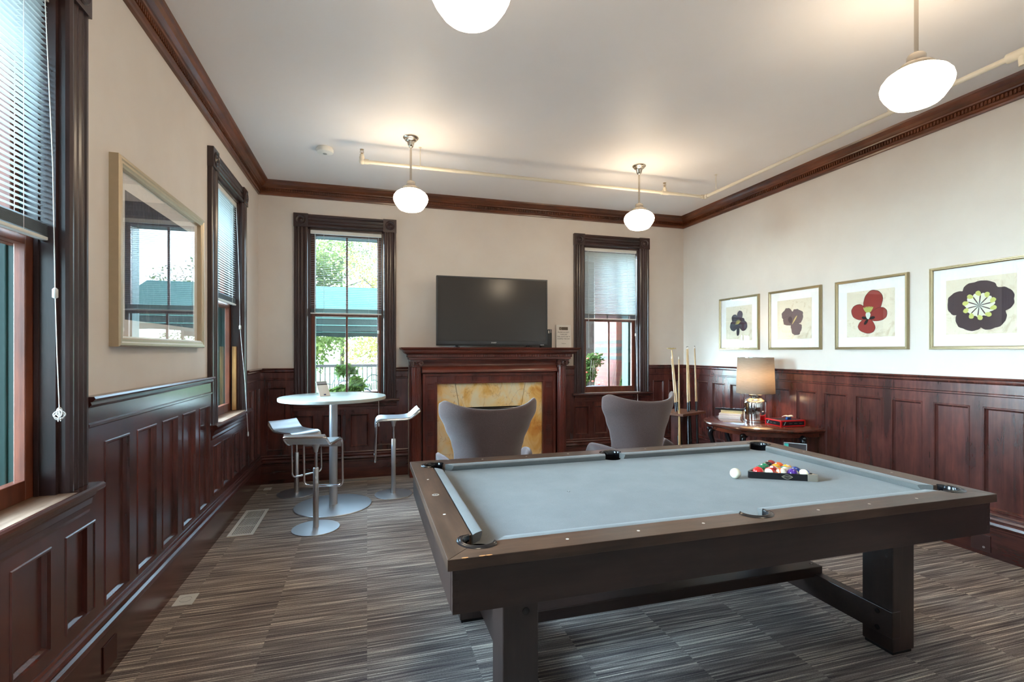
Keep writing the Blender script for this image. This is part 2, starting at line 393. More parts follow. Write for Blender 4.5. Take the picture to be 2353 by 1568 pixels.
# crown moulding with a dentil course
crown = [(0, 3.215), (.022, 3.215), (.026, 3.228), (.034, 3.236), (.034, 3.25), (.024, 3.256), (.024, 3.284), (.046, 3.290), (.05, 3.30), (.06, 3.304), (.085, 3.318), (.098, 3.34), (.112, 3.346), (.118, H), (0, H)]
def crown_run(name, path, mat, dent):
    o = tag(MB().mold(path, crown).build(name, mat), kind='structure')
    b = MB(); (x0, y0), (x1, y1) = dent; ln = math.hypot(x1-x0, y1-y0); k = int(ln/.022)
    for i in range(k):
        t = (i+.5)/k; x = x0+(x1-x0)*t; y = y0+(y1-y0)*t
        b.box(x-.006 if y0 == y1 else x-.005, x+.006 if y0 == y1 else x+.005, y-.005 if y0 == y1 else y-.006, y+.005 if y0 == y1 else y+.006, 3.258, 3.284)
    tag(b.build('dentil_course', mat, o))
# mitred run split at the corners so each wall has its own
def run(path, prof, name, mat, bevel=0, kind='structure', smooth=False):
    return tag(MB().mold(path, prof).build(name, mat, bevel=bevel), kind=kind)
def seg_clip(a, c, ma, mc):
    """single straight moulding with mitred ends (ma, mc: inside-corner flags)"""
    return a, c, ma, mc
def mold_seg(b, p0, p1, prof, m0=False, m1=False):
    p0 = Vector(p0); p1 = Vector(p1); d = (p1-p0).normalized(); nn = Vector((d.y, -d.x)); m = len(prof); vs = []
    for out, z in prof: q = p0+nn*out+d*(out if m0 else 0); vs.append((q.x, q.y, z))
    for out, z in prof: q = p1+nn*out-d*(out if m1 else 0); vs.append((q.x, q.y, z))
    fs = [(j, m+j, m+(j+1) % m, (j+1) % m) for j in range(m)]+[tuple(range(m)), tuple(2*m-1-j for j in range(m))]
    b.add(vs, fs)
def crown_wall(name, p0, p1, mat):
    b = MB(); mold_seg(b, p0, p1, crown, True, True); o = tag(b.build(name, mat), kind='structure')
    b = MB(); d = (Vector(p1)-Vector(p0)); ln = d.length; d.normalize(); nn = Vector((d.y, -d.x)); k = int(ln/.024)
    for i in range(2, k-1):
        q = Vector(p0)+d*(i+.5)*ln/k+nn*.029
        hx, hy = (.0062, .007) if abs(d.x) > .5 else (.007, .0062)
        b.box(q.x-hx, q.x+hx, q.y-hy, q.y+hy, 3.258, 3.285)
    b.build('dentil_course', mat, o)
crown_wall('trim_1', (L, F), (L, B), 'crown_y')
crown_wall('trim_2', (L, B), (R, B), 'crown_x')
crown_wall('trim_3', (R, B), (R, F), 'crown_y')
crown_wall('trim_4', (R, F), (L, F), 'crown_x')

# baseboards
base = [(0, .318), (.032, .316), (.038, .306), (.034, .298), (.046, .292), (.052, .278), (.046, .266), (.058, .258), (.062, .240), (.052, .226), (.042, .218), (.042, .205), (.036, .20), (.036, .0), (0, 0)]
MX0, MX1 = .47, 2.49          # mantelpiece ends at the wall
def base_run(name, segs, mat):
    b = MB()
    for p0, p1, m0, m1 in segs: mold_seg(b, p0, p1, base, m0, m1)
    return tag(b.build(name, mat), kind='structure')
bl = base_run('baseboard_left', [((L, F), (L, B), True, True)], 'mahog_y')
bb = base_run('baseboard_back', [((L, B), (MX0, B), True, False), ((MX1, B), (R, B), False, True)], 'mahog_x')
brd = base_run('baseboard_right', [((R, B), (R, F), True, True)], 'mahog_y')
base_run('baseboard_front', [((R, F), (L, F), True, True)], 'mahog_x')

# wainscot: cap rail + framed panels
cap = [(0, 1.285), (.052, 1.285), (.058, 1.276), (.05, 1.266), (.04, 1.262), (.044, 1.25), (.034, 1.24), (.028, 1.236), (.028, 1.172), (.036, 1.166), (.036, 1.156), (.028, 1.15), (0, 1.15)]
DF = .028; DP = .010
def panel_field(b, to, s0, s1, z0, z1, panels, pz0, pz1):
    """to(s, out, z) -> xyz ; a frame with recessed panels"""
    def bx(a, c, o1, za, zb):
        vs = [to(a, 0, za), to(c, 0, za), to(c, o1, za), to(a, o1, za), to(a, 0, zb), to(c, 0, zb), to(c, o1, zb), to(a, o1, zb)]
        b.add(vs, [(0, 3, 2, 1), (4, 5, 6, 7), (0, 1, 5, 4), (1, 2, 6, 5), (2, 3, 7, 6), (3, 0, 4, 7)])
    bx(s0, s1, DF, z0, pz0); bx(s0, s1, DF, pz1, z1)
    x = s0
    for a, c in panels:
        if a > x: bx(x, a, DF, pz0, pz1)
        # ogee lip then recess
        bx(a, c, DP, pz0, pz1)
        r0 = [(a, pz0), (c, pz0), (c, pz1), (a, pz1)]
        def ring(i, out): return [to(a+i, out, pz0+i), to(c-i, out, pz0+i), to(c-i, out, pz1-i), to(a+i, out, pz1-i)]
        R1 = ring(0, DF+.004); R2 = ring(.006, DF+.004); R3 = ring(.010, DF-.006); R4 = ring(.020, DP)
        R0 = ring(-.004, DF)
        for A, D in ((R0, R1), (R1, R2), (R2, R3), (R3, R4)):
            for i in range(4): j = (i+1) % 4; b.add([A[i], A[j], D[j], D[i]], [(0, 1, 2, 3)])
        x = c
    if s1 > x: bx(x, s1, DF, pz0, pz1)
def toL(s, out, z): return (L+out, s, z)
def toR(s, out, z): return (R-out, s, z)
def toB(s, out, z): return (s, B-out, z)
def toF(s, out, z): return (s, F+out, z)
CW = .145                      # casing width
lw = [(c-HW-CW, c+HW+CW) for c in WIN_L]; bw = [(c-HW-CW, c+HW+CW) for c in WIN_B]
def fit(s0, s1, width, pitch, start=None):
    if start is None:
        k = max(1, int((s1-s0-.05)/pitch)); gap = (s1-s0-k*width)/(k+1); return [(s0+gap+i*(width+gap), s0+gap+i*(width+gap)+width) for i in range(k)]
    r = []; x = start
    while x+width < s1-.015:
        if x > s0+.01: r.append((x, x+width))
        x += pitch
    return r
b = MB()
panel_field(b, toL, F, lw[0][0], .30, 1.16, fit(F, lw[0][0], .24, .325), .335, 1.07)
panel_field(b, toL, lw[0][0], lw[0][1], .30, .86, fit(lw[0][0], lw[0][1], .21, .29), .365, .745)
panel_field(b, toL, lw[0][1], lw[1][0], .30, 1.16, fit(lw[0][1], lw[1][0], .24, .325), .335, 1.07)
panel_field(b, toL, lw[1][0], lw[1][1], .30, .86, fit(lw[1][0], 2.575, .215, .31, 1.72), .365, .745)
panel_field(b, toL, lw[1][1], lw[2][0], .30, 1.16, [(2.64+.325*i, 2.64+.325*i+.237) for i in range(5) if 2.64+.325*i+.237 < 4.23], .335, 1.07)
panel_field(b, toL, lw[2][0], lw[2][1], .30, .86, [(4.265, 4.455), (4.53, 4.74), (4.84, 5.03), (5.12, 5.295)], .365, .745)
panel_field(b, toL, lw[2][1], B, .30, 1.16, [(5.44, 5.66), (5.75, 5.965)], .335, 1.07)
for a, c in ((F, lw[0][0]), (lw[0][1], lw[1][0]), (lw[1][1], lw[2][0])): mold_seg(b, (L, a), (L, c), cap)
mold_seg(b, (L, lw[2][1]), (L, B), cap, False, True)
tag(b.build('trim_5', 'mahog_z'), kind='structure')
b = MB()
panel_field(b, toB, L+DF, bw[0][0], .30, 1.16, [(-1.066, -.872)], .365, 1.07)
panel_field(b, toB, bw[0][0], bw[0][1], .30, .86, [(-.785, -.585), (-.49, -.282), (-.19, .016), (.105, .315)], .365, .745)
panel_field(b, toB, bw[0][1], MX0, .30, 1.16, [], .335, 1.07)
panel_field(b, toB, MX1, bw[1][0], .30, 1.16, [], .335, 1.07)
panel_field(b, toB, bw[1][0], bw[1][1], .30, .86, [(2.635, 2.83), (2.92, 3.12), (3.21, 3.41), (3.5, 3.70)], .365, .745)
panel_field(b, toB, bw[1][1], R-DF, .30, 1.16, [(3.815, 3.985), (4.06, 4.225)], .335, 1.07)
mold_seg(b, (L, B), (bw[0][0], B), cap, True, False); mold_seg(b, (bw[0][1], B), (MX0, B), cap)
mold_seg(b, (MX1, B), (bw[1][0], B), cap); mold_seg(b, (bw[1][1], B), (R, B), cap, False, True)
tag(b.build('trim_6', 'mahog_z'), kind='structure')
b = MB(); pans = [(2.46-.237+.325*i, 2.46+.325*i) for i in range(-14, 11)]
panel_field(b, toR, F, B-DF, .30, 1.16, [(a, c) for a, c in pans if a > F+.03 and c < B-.05], .335, 1.07)
mold_seg(b, (R, B), (R, F), cap, True, True)
tag(b.build('trim_7', 'mahog_z'), kind='structure')
b = MB(); panel_field(b, toF, L, R, .30, .86, fit(L, R, .24, .325), .335, .80); tag(b.build('trim_8', 'mahog_z'), kind='structure')

# ------------------------------------------------------------------ windows
def reed(w0):                 # casing cross-section across its width (u, out)
    return [(0, 0), (0, .030), (.008, .036), (.020, .036), (.024, .030), (.030, .026), (.036, .032), (.044, .034), (.052, .032), (.058, .026), (.066, .026), (.072, .032), (.080, .034), (.088, .032), (.094, .026), (.102, .026), (.108, .031), (.118, .038), (.130, .040), (.140, .034), (.145, .022), (.145, 0)]
def window(name, loc, rz, sashm='sash', muntin=True, simple=False):
    W = empty(name, loc, rz, kind='structure')      # local: x along wall, +y to the outside, room at -y
    zc = OP_Z1
    for sgn in (-1, 1):
        b = MB(); pr = reed(CW)
        pts = [(sgn*(HW+CW-u), -o) for u, o in pr]
        b.prism(pts, .92, zc); b.build('side_casing', 'casing', W)
    b = MB(); pr = reed(CW); pts = [(-o, zc+CW-u) for u, o in pr]
    b.add([(-HW, y, z) for y, z in pts]+[(HW, y, z) for y, z in pts], [(j, len(pts)+j, len(pts)+(j+1) % len(pts), (j+1) % len(pts)) for j in range(len(pts))]+[tuple(range(len(pts))), tuple(2*len(pts)-1-j for j in range(len(pts)))])
    b.build('head_casing', 'casing_x', W)
    for sgn in (-1, 1):
        cx = sgn*(HW+CW/2); b = MB(); b.box(cx-.076, cx+.076, -.044, 0, zc-.003, zc+.149)
        b.lathe([(.056, 0), (.056, .004), (.050, .009), (.044, .004), (.034, .001), (.030, .006), (.024, .008), (.020, .003), (.012, .010), (.002, .014)], 28, T((cx, -.044, zc+.073)) @ RX(PI/2), cap=False)
        b.build('corner_block', 'casing', W, smooth=True, auto=35)
    b = MB()                                    # jamb lining
    b.box(-HW-.001, -HW+.018, 0, .107, .90, zc); b.box(HW-.018, HW+.001, 0, .107, .90, zc); b.box(-HW, HW, 0, .107, zc-.018, zc)
    for sgn in (-1, 1): b.box(sgn*(HW-.018)-.008, sgn*(HW-.018)+.008, .052, .066, .92, zc-.018)
    b.build('jamb', 'casing', W)
    b = MB()
    pts = [(.20, .885), (.20, .918), (-.070, .918), (-.078, .912), (-.080, .902), (-.076, .892), (-.066, .886), (-.050, .884)]
    k = len(pts)
    ux = HW+CW+.035
    b.add([(-ux, y, z) for y, z in pts if y < .0 or True]+[(ux, y, z) for y, z in pts], [(j, k+j, k+(j+1) % k, (j+1) % k) for j in range(k)]+[tuple(range(k)), tuple(2*k-1-j for j in range(k))])
    # keep the deep part inside the opening only
    b = MB(); pf = [(0, .884), (0, .918), (-.070, .918), (-.078, .912), (-.080, .902), (-.076, .892), (-.066, .886)]; k = len(pf)
    b.add([(-ux, y, z) for y, z in pf]+[(ux, y, z) for y, z in pf], [(j, k+j, k+(j+1) % k, (j+1) % k) for j in range(k)]+[tuple(range(k)), tuple(2*k-1-j for j in range(k))])
    b.build('sill', 'mahog_x' , W)
    MB().box(-HW, HW, -.062, .20, .900, .9195).build('sill_board', 'stool_top', W)
    b = MB(); pa = [(0, .80), (-.034, .80), (-.036, .812), (-.036, .83), (-.042, .836), (-.046, .86), (-.056, .872), (-.060, .884), (0, .884)]; k = len(pa); ux -= .03
    b.add([(-ux, y, z) for y, z in pa]+[(ux, y, z) for y, z in pa], [(j, k+j, k+(j+1) % k, (j+1) % k) for j in range(k)]+[tuple(range(k)), tuple(2*k-1-j for j in range(k))])
    b.build('apron_moulding', 'mahog_x', W)
    # sashes
    def sash(z0, z1, y0, y1, rb, rt, st=.05, nm='lower_sash'):
        s = MB(); a = HW-.018
        s.box(-a, -a+st, y0, y1, z0, z1); s.box(a-st, a, y0, y1, z0, z1); s.box(-a+st, a-st, y0, y1, z0, z0+rb); s.box(-a+st, a-st, y0, y1, z1-rt, z1)
        if muntin: s.box(-.011, .011, y0+.006, y1-.006, z0+rb, z1-rt)
        o = s.build(nm, sashm, W, bevel=.003)
        MB().box(-a+st-.004, a-st+.004, (y0+y1)/2-.002, (y0+y1)/2+.002, z0+rb-.004, z1-rt+.004).build('pane', 'pane', o)
        return o
    sash(.9195, 1.915, .068, .105, .075, .035)
    sash(1.88, zc-.018, .112, .149, .035, .05, nm='upper_sash')
    b = MB()                                    # painted outer frame
    b.box(-HW, -HW+.017, .107, .151, .92, zc); b.box(HW-.017, HW, .107, .151, .92, zc); b.box(-HW, -HW+.024, .151, .20, .92, zc); b.box(HW-.024, HW, .151, .20, .92, zc); b.box(-HW, -HW+.05, .20, .345, .86, zc); b.box(HW-.05, HW, .20, .345, .86, zc); b.box(-HW, HW, .20, .345, zc-.05, zc); b.box(-HW-.08, HW+.08, .20 if False else .341, .42, .85, .91); b.box(-HW, HW, .2, .345, .885, .915)
    b.box(-HW-.10, -HW+.05, .341, .375, .91, zc+.1); b.box(HW-.05, HW+.10, .341, .375, .91, zc+.1); b.box(-HW+.05, HW-.05, .341, .375, zc-.05, zc+.1)
    b.build('outer_frame', 'teal_paint', W, bevel=.004)
    return W
Wb1 = window('window_1', (WIN_B[0], B, 0), 0)
Wb2 = window('window_2', (WIN_B[1], B, 0), 0)
Wl2 = window('window_3', (L, WIN_L[2], 0), PI/2)
Wl1 = window('window_4', (L, WIN_L[1], 0), PI/2, muntin=False)
window('window_5', (L, WIN_L[0], 0), PI/2, muntin=False)

# pine prop strip in the far left window
MB().box(HW-.052, HW-.021, .02, .05, .925, 1.52).build('prop_strip', 'tan_wood', Wl2)

# ------------------------------------------------------------------ blinds
def blind(loc, rz, label, tilt, wand_side=-1, cord_side=1, cord_z=.6, cordlen=True, zb=1.905, wand_len=.55, knot=False):
    Bl = empty('venetian_blind', (loc[0], loc[1], 0), rz, label, 'blind', 'venetian blinds in the windows')
    a = HW-.022; yc = .034
    b = MB(); b.box(-a, a, yc-.016, yc+.016, 2.825, 2.866); b.build('headrail', 'white', Bl, bevel=.002)
    b = MB(); n_ = 41; z1 = 2.805; z0 = 1.972
    for i in range(n_):
        z = z0+(z1-z0)*i/(n_-1)
        pr = [(-.0125, 0), (-.006, .0016), (0, .0021), (.006, .0016), (.0125, 0)]
        vs = []; 
        for xx in (-a+.003, a-.003):
            for y, h in pr:
                yy = y*math.cos(tilt)-h*math.sin(tilt); zz = y*math.sin(tilt)+h*math.cos(tilt); vs.append((xx, yc+yy, z+zz))
        b.add(vs, [(j, j+1, 5+j+1, 5+j) for j in range(4)])
    b.build('slats', 'slat', Bl, smooth=True)
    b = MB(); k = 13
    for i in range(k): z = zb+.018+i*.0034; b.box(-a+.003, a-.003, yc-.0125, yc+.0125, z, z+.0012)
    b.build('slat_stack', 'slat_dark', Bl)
    MB().box(-a, a, yc-.013, yc+.013, zb, zb+.014).build('bottom_rail', 'white', Bl, bevel=.003)
    for x in (-.25, .25):
        b = MB()
        for dy in (-.0135, .0135): b.cyl((x, yc+dy, zb+.01), (x, yc+dy, 2.83), .0009, 4)
        for i in range(n_):
            z = z0+(z1-z0)*i/(n_-1); b.cyl((x, yc-.0135, z-.001), (x, yc+.0135, z-.001), .0006, 4)
        b.build('ladder_cord', 'cord', Bl)
    xc = cord_side*(a-.035)
    b = MB(); top = (xc, -.02+yc, 2.825)
    mid = (xc, -.018, 1.695); end = (xc+.002, -.03 if knot else -.085, cord_z)
    b.tube([top, (xc, -.01, 2.2), mid], .0018, 6); b.tube([mid, (xc, -.024 if knot else -.06, (1.66+cord_z)/2), end], .0018, 6)
    b.build('pull_cord', 'cord', Bl)
    MB().lathe([(.004, 0), (.009, .004), (.009, .034), (.004, .04)], 12, T((xc, -.018, 1.68))).build('cord_joiner', 'white', Bl, smooth=True)
    if knot:
        b = MB()
        for kk in range(4):
            pts = []
            for i in range(20):
                t = 2*PI*i/20; pts.append((end[0]+.018*math.cos(t)*math.cos(kk*.9), end[1]+.018*math.cos(t)*math.sin(kk*.9), end[2]-.012-.006*kk+.014*math.sin(t)))
            b.tube(pts, .0019, 6, closed=True)
        b.tube([(end[0], end[1], end[2]), (end[0]-.008, end[1], end[2]-.05)], .0018, 6); b.tube([(end[0], end[1], end[2]), (end[0]+.008, end[1], end[2]-.05)], .0018, 6)
        b.build('cord_knot', 'cord', Bl)
    else:
        MB().lathe([(.003, .02), (.006, .012), (.008, -.012), (.006, -.022), (.002, -.026)], 12, T((end[0], end[1], end[2]))).build('cord_tassel', 'acrylic', Bl, smooth=True)
    xw = wand_side*(a-.05)
    MB().cyl((xw, -.02+yc, 2.82), (xw, -.014, 2.82-wand_len), .004, 8).build('tilt_wand', 'acrylic', Bl)
    return Bl
blind((WIN_B[0], B), 0, 'white slatted blind half raised in the window behind the round bar table', .12, -1, 1, .62, wand_len=.9)
blind((WIN_B[1], B), 0, 'greyish slatted blind half raised in the window right of the mantelpiece', -.74, -1, 1, .52, wand_len=1.3)
blind((L, WIN_L[2]), PI/2, 'slatted blind in the left-hand wall window between the big picture and the corner', .10, -1, 1, .70, wand_len=1.35)
blind((L, WIN_L[1]), PI/2, 'slatted blind with knotted pull cord in the nearest window at the left edge', .10, -1, 1, 1.26, wand_len=.9, knot=True)

# ------------------------------------------------------------------ fireplace
def mantel():
    X0, X1 = .53, 2.43; cxm = (X0+X1)/2
    Rt = empty('fireplace_mantel', (cxm, B, 0), 0, 'dark mahogany fireplace surround with fluted columns and yellow marble facing', 'fireplace')
    hw = 1.0
    def ex(b, prof, h0=None):                   # profile (depth from wall, z) wrapped round three sides
        path = [(-hw, 0), (-hw, -1), (hw, -1), (hw, 0)]
        m = len(prof); vs = []; fs = []
        for i in range(4):
            for d, z in prof:
                x = -(hw+d-.20) if i < 2 else (hw+d-.20); y = 0 if i in (0, 3) else -d; vs.append((x, y, z))
        for i in range(3):
            for j in range(m-1): fs.append((i*m+j, (i+1)*m+j, (i+1)*m+j+1, i*m+j+1))
        fs.append(tuple(i*m for i in range(4))); fs.append(tuple(i*m+m-1 for i in (3, 2, 1, 0)))
        b.add(vs, fs)
    b = MB(); ex(b, [(.20, 1.372), (.215, 1.378), (.215, 1.398), (.228, 1.404), (.228, 1.436), (.245, 1.442), (.262, 1.452), (.27, 1.466), (.276, 1.472), (.276, 1.484), (.30, 1.498), (.312, 1.512), (.314, 1.52)])
    b.build('shelf', 'mantel', Rt)
    b = MB(); k = 92
    for i in range(k): x = -hw-.025+(2*hw+.05)*(i+.5)/k; b.box(x-.0065, x+.0065, -.24, -.227, 1.408, 1.434)
    b.build('dentil_course', 'mantel', Rt)
    # cushion frieze
    pr = [(.05, 1.375), (.115, 1.372), (.118, 1.355), (.108, 1.34), (.105, 1.318), (.112, 1.29), (.132, 1.262), (.150, 1.238), (.150, 1.222), (.138, 1.212), (.05, 1.208)]
    k = len(pr); xw = .855
    MB().add([(-xw, -d, z) for d, z in pr]+[(xw, -d, z) for d, z in pr], [(j, k+j, k+(j+1) % k, (j+1) % k) for j in range(k)]+[tuple(range(k)), tuple(2*k-1-j for j in range(k))]).build('cushion_frieze', 'mantel', Rt, smooth=True, auto=50)
    # backing uprights and body behind columns
    b = MB(); b.box(-hw+.0, -.85, -.055, 0, 0, 1.375); b.box(.85, hw-.0, -.055, 0, 0, 1.375); b.box(-.86, .86, -.055, 0, 1.08, 1.375)
    b.build('backing_board', 'mantel_z', Rt)
    # inner frame with reeded blocks
    fo, fi, zt, zi = .845, .672, 1.205, 1.082
    b = MB()
    b.box(-fo, -fi, -.10, 0, .0, zt); b.box(fi, fo, -.10, 0, .0, zt); b.box(-fi, fi, -.10, 0, zi, zt)
    b.box(-fo, -fo+.03, -.122, -.10, 0, zt); b.box(fo-.03, fo, -.122, -.10, 0, zt); b.box(-fo+.03, fo-.03, -.122, -.10, zt-.03, zt)
    b.box(-fi-.02, -fi, -.112, -.10, 0, zi+.02); b.box(fi, fi+.02, -.112, -.10, 0, zi+.02); b.box(-fi, fi, -.112, -.10, zi, zi+.02)
    b.build('inner_frame', 'mantel_z', Rt, bevel=.003)
    for sgn in (-1, 1):
        cx = sgn*(fo+fi-.01)/2
        for kz in range(6):
            zc = 1.045-kz*.185; b = MB()
            for q in range(5): b.box(cx-.034, cx+.034, -.106, -.10, zc-.036+q*.017, zc-.036+q*.017+.009)
            b.build('reeded_block', 'mantel_z', Rt)
    for q7 in range(7):
        xc = -.63+q7*.21; b = MB()
        for q in range(5): b.box(xc-.038+q*.017, xc-.038+q*.017+.009, -.106, -.10, 1.115, 1.165)
        b.build('reeded_block', 'mantel_z', Rt)
    # columns
    for sgn in (-1, 1):
        cx = sgn*.925; col = MB(); k = 20; seg = k*4; prof = []
        def fl(u, v, cx=cx):
            a = 2*PI*u; rr = .058*(1-.10*v)*(1-.075*max(0, math.cos(a*k))**.6) if True else 0
            return (cx+rr*math.cos(a), -.125+rr*math.sin(a), .16+v*(1.30-.16))
        col.grid(fl, seg, 8, closed_u=True)
        o = col.build('column', 'mantel_z', Rt)
        cb = MB(); cb.lathe([(.060, 1.285), (.066, 1.292), (.066, 1.302), (.058, 1.31), (.058, 1.345)], 28, T((cx, -.125, 0)))
        cb.box(cx-.075, cx+.075, -.195, -.055, 1.352, 1.375)
        for s2 in (-1, 1):
            for yy in (-.185,):
                cb.tube([(cx+s2*.052+.026*(1-i/26)*math.cos(i*.55)*s2, yy, 1.325+.026*(1-i/26)*math.sin(i*.55)) for i in range(22)], .0065, 6)
                cb.lathe([(.026, 0), (.026, .12)], 16, T((cx+s2*.052, yy+.005, 1.325)) @ RX(-PI/2))
        cb.sphere((cx, -.19, 1.338), .014, 10, 6)
        cb.build('capital', 'mahog_z', o, smooth=True, auto=40)
        pb = MB(); pb.box(cx-.08, cx+.08, -.205, -.045, 0, .12); pb.lathe([(.074, .12), (.078, .13), (.074, .14), (.064, .15), (.066, .16)], 28, T((cx, -.125, 0)))
        pb.build('plinth', 'mantel_z', o, smooth=True, auto=40)
    # marble facing with slanted joints and a dark firebox
    ztop = zi; zo = .785
    b = MB(); b.prism([(-fi, -.0), (-.485, 0), (-.485, 1), (-fi, 1)], 0, 0)
    b = MB()
    def slab(pts): 
        k = len(pts); b.add([(x, -.075, z) for x, z in pts]+[(x, -.03, z) for x, z in pts], [tuple(range(k)), tuple(2*k-1-j for j in range(k))]+[(j, (j+1) % k, k+(j+1) % k, k+j) for j in range(k)])
    slab([(-fi, 0), (-.40, 0), (-.40, zo), (-.452, ztop), (-fi, ztop)])
    slab([(fi, 0), (.40, 0), (.40, zo), (.452, ztop), (fi, ztop)])
    slab([(-.395, zo), (.395, zo), (.447, ztop), (-.447, ztop)])
    b.build('marble_facing', 'marble', Rt, bevel=.001)
    b = MB(); b.box(-.40, .40, -.03, -.01, 0, zo+.01); b.build('firebox', 'black', Rt)
    b = MB(); b.tube([(-.39, -.082, 0), (-.39, -.082, zo-.02), (.39, -.082, zo-.02), (.39, -.082, 0)], .010, 8); b.build('firebox_rim', 'black_gloss', Rt)
    return Rt
mantel()

# television on the mantel shelf
tv = empty('television', (1.478, B-.20, 1.52), 0, 'large flat black television standing on the mantelpiece', 'television')
b = MB(); hw_, z0, z1 = .695, .022, .85
b.box(-hw_, hw_, -.02, .03, z0, z1); b.build('housing', 'tv_black', tv, bevel=.004)
b = MB(); b.box(-hw_+.018, hw_-.018, -.0215, -.0195, z0+.058, z1-.016); b.build('screen', 'screen', tv)
b = MB(); b.box(-hw_, hw_, -.026, -.02, z0+.02, z0+.052); b.box(-hw_, -hw_+.014, -.026, -.02, z0+.052, z1); b.box(hw_-.014, hw_, -.026, -.02, z0+.052, z1); b.box(-hw_+.014, hw_-.014, -.026, -.02, z1-.014, z1)
b.build('bezel', plain('bezel_grey', lin(58, 58, 60), .35), tv)
text_mesh('maker_lettering', 'SHARP', .022, 'white', T((0, -.0268, z0+.036)) @ RX(PI/2), tv)
text_mesh('small_lettering', 'AQUOS', .014, 'white', T((hw_-.07, -.0208, z0+.010)) @ RX(PI/2), tv)
for s_ in (-1, 1):
    b = MB(); b.box(s_*.45-.02, s_*.45+.02, -.09, .10, 0, .008); b.box(s_*.45-.015, s_*.45+.015, -.005, .02, .008, .03)
    b.build('stand_foot', 'tv_black', tv)
# media box and notice
mb = empty('media_box', (2.23, B-.075, 1.52), 0, 'small black electronic box standing on end behind the television', 'media player')
MB().box(-.10, .05, -.03, .03, 0, .235).build('case', 'tv_black', mb, bevel=.004)
b = MB(); b.box(.0, .014, -.0315, -.03, .185, .22); b.box(.03, .037, -.0315, -.03, .19, .228); b.build('sticker', 'paper', mb)
ns = empty('notice_card', (2.475, B-.03, 1.52), 0, 'white printed notice propped on the mantelpiece against the wall', 'sign')
ns.rotation_euler = (math.radians(-3), 0, 0)
MB().box(-.105, .105, -.002, .002, 0, .30).build('card', 'paper', ns)
MB().box(-.062, .062, -.003, -.002, .232, .272).build('logo_block', flat('taupe_print', 92, 82, 70), ns)
b = MB()
for i in range(3):
    for j in range(3):
        if (i+j) % 2 == 0: b.box(-.058+i*.011, -.049+i*.011, -.0036, -.003, .236+j*.011, .245+j*.011)
b.build('logo_pattern', flat('pale_print', 176, 166, 150), ns)
for i, tx_ in enumerate(['PLEASE DO NOT', 'TURN OFF', 'THE LIGHTS OR TV', 'DURING THE DAY']):
    text_mesh('notice_lettering', tx_, .0215, 'tv_black', T((0, -.0026, .203-i*.029)) @ RX(PI/2), ns)
text_mesh('notice_lettering', 'Thank you', .014, 'tv_black', T((0, -.0026, .055)) @ RX(PI/2), ns)

# ------------------------------------------------------------------ ceiling lights
def pendant(x, y, label):
    P = empty('pendant_light', (x, y, H), 0, label, 'ceiling light', 'schoolhouse pendant lights')
    zg = 2.82-H
    MB().lathe([(.066, 0), (.068, -.006), (.062, -.014), (.052, -.02), (.050, -.028), (.036, -.036), (.032, -.044), (.026, -.07), (.018, -.085), (.012, -.09)], 32).build('canopy', 'nickel', P, smooth=True, auto=40)
    MB().cyl((0, 0, -.085), (0, 0, zg+.155), .0095, 14).build('stem', 'nickel', P, smooth=True, auto=40)
    MB().lathe([(.012, zg+.165), (.013, zg+.155), (.034, zg+.150), (.040, zg+.140), (.041, zg+.112), (.050, zg+.106), (.070, zg+.098), (.078, zg+.088), (.078, zg+.076)], 36, cap=False).build('shade_fitter', 'nickel', P, smooth=True, auto=40)
    g = [(.070, zg+.086), (.074, zg+.078), (.100, zg+.066), (.128, zg+.047), (.145, zg+.024), (.151, zg+.0), (.147, zg-.022), (.136, zg-.045), (.122, zg-.065), (.110, zg-.082), (.096, zg-.095), (.072, zg-.104), (.04, zg-.109), (.012, zg-.111)]
    MB().lathe(g, 48, cap=True).build('opal_globe', 'opal', P, smooth=True)
    return P
pendant(.369, 4.41, 'lit white globe pendant hanging between the round bar table and the television')
pendant(2.65, 4.43, 'lit white globe pendant near the window right of the mantelpiece')
pendant(2.65, 1.80, 'large lit globe pendant on a brass-toned rod above the right end of the pool table')
pendant(.37, 1.80, 'lit globe pendant cut off by the top edge of the picture, no rod visible')

sd = empty('smoke_detector', (-.375, 4.86, H), 0, 'round white smoke detector on the ceiling', 'smoke detector')
MB().lathe([(.068, 0), (.068, -.014), (.076, -.016), (.076, -.034), (.070, -.044), (.05, -.052), (.002, -.054)], 36).build('body', 'white', sd, smooth=True, auto=35)
b = MB(); b.lathe([(.018, -.0545), (.018, -.057), (.002, -.058)], 20)
b.build('test_button', plain('detector_grey', lin(150, 152, 150), .5), sd)

# sprinkler pipe
PZ = 3.175; PY = 4.60; PX = 3.57
sp_ = empty('sprinkler_pipe', (0, 0, 0), 0, 'cream painted sprinkler pipe hung below the ceiling along back and right walls', 'pipe')
b = MB(); b.cyl((-.03, PY, PZ), (PX, PY, PZ), .0165, 16); b.cyl((PX, PY, PZ), (PX, -2.2, PZ), .0165, 16)
b.build('pipe_run', 'pipe', sp_, smooth=True, auto=50)
b = MB(); b.sphere((-.045, PY, PZ), .027, 14, 10); b.lathe([(.024, 0), (.024, .03), (.019, .034), (.019, .05)], 16, T((-.045, PY, PZ+.01))); b.cyl((-.03, PY, PZ), (.012, PY, PZ), .023, 14)
b.build('elbow_fitting', 'pipe', sp_, smooth=True, auto=40)
b = MB(); b.sphere((PX, PY, PZ), .026, 14, 10); b.cyl((PX-.045, PY, PZ), (PX-.01, PY, PZ), .023, 14); b.cyl((PX, PY-.045, PZ), (PX, PY-.01, PZ), .023, 14); b.build('elbow_fitting', 'pipe', sp_, smooth=True, auto=40)
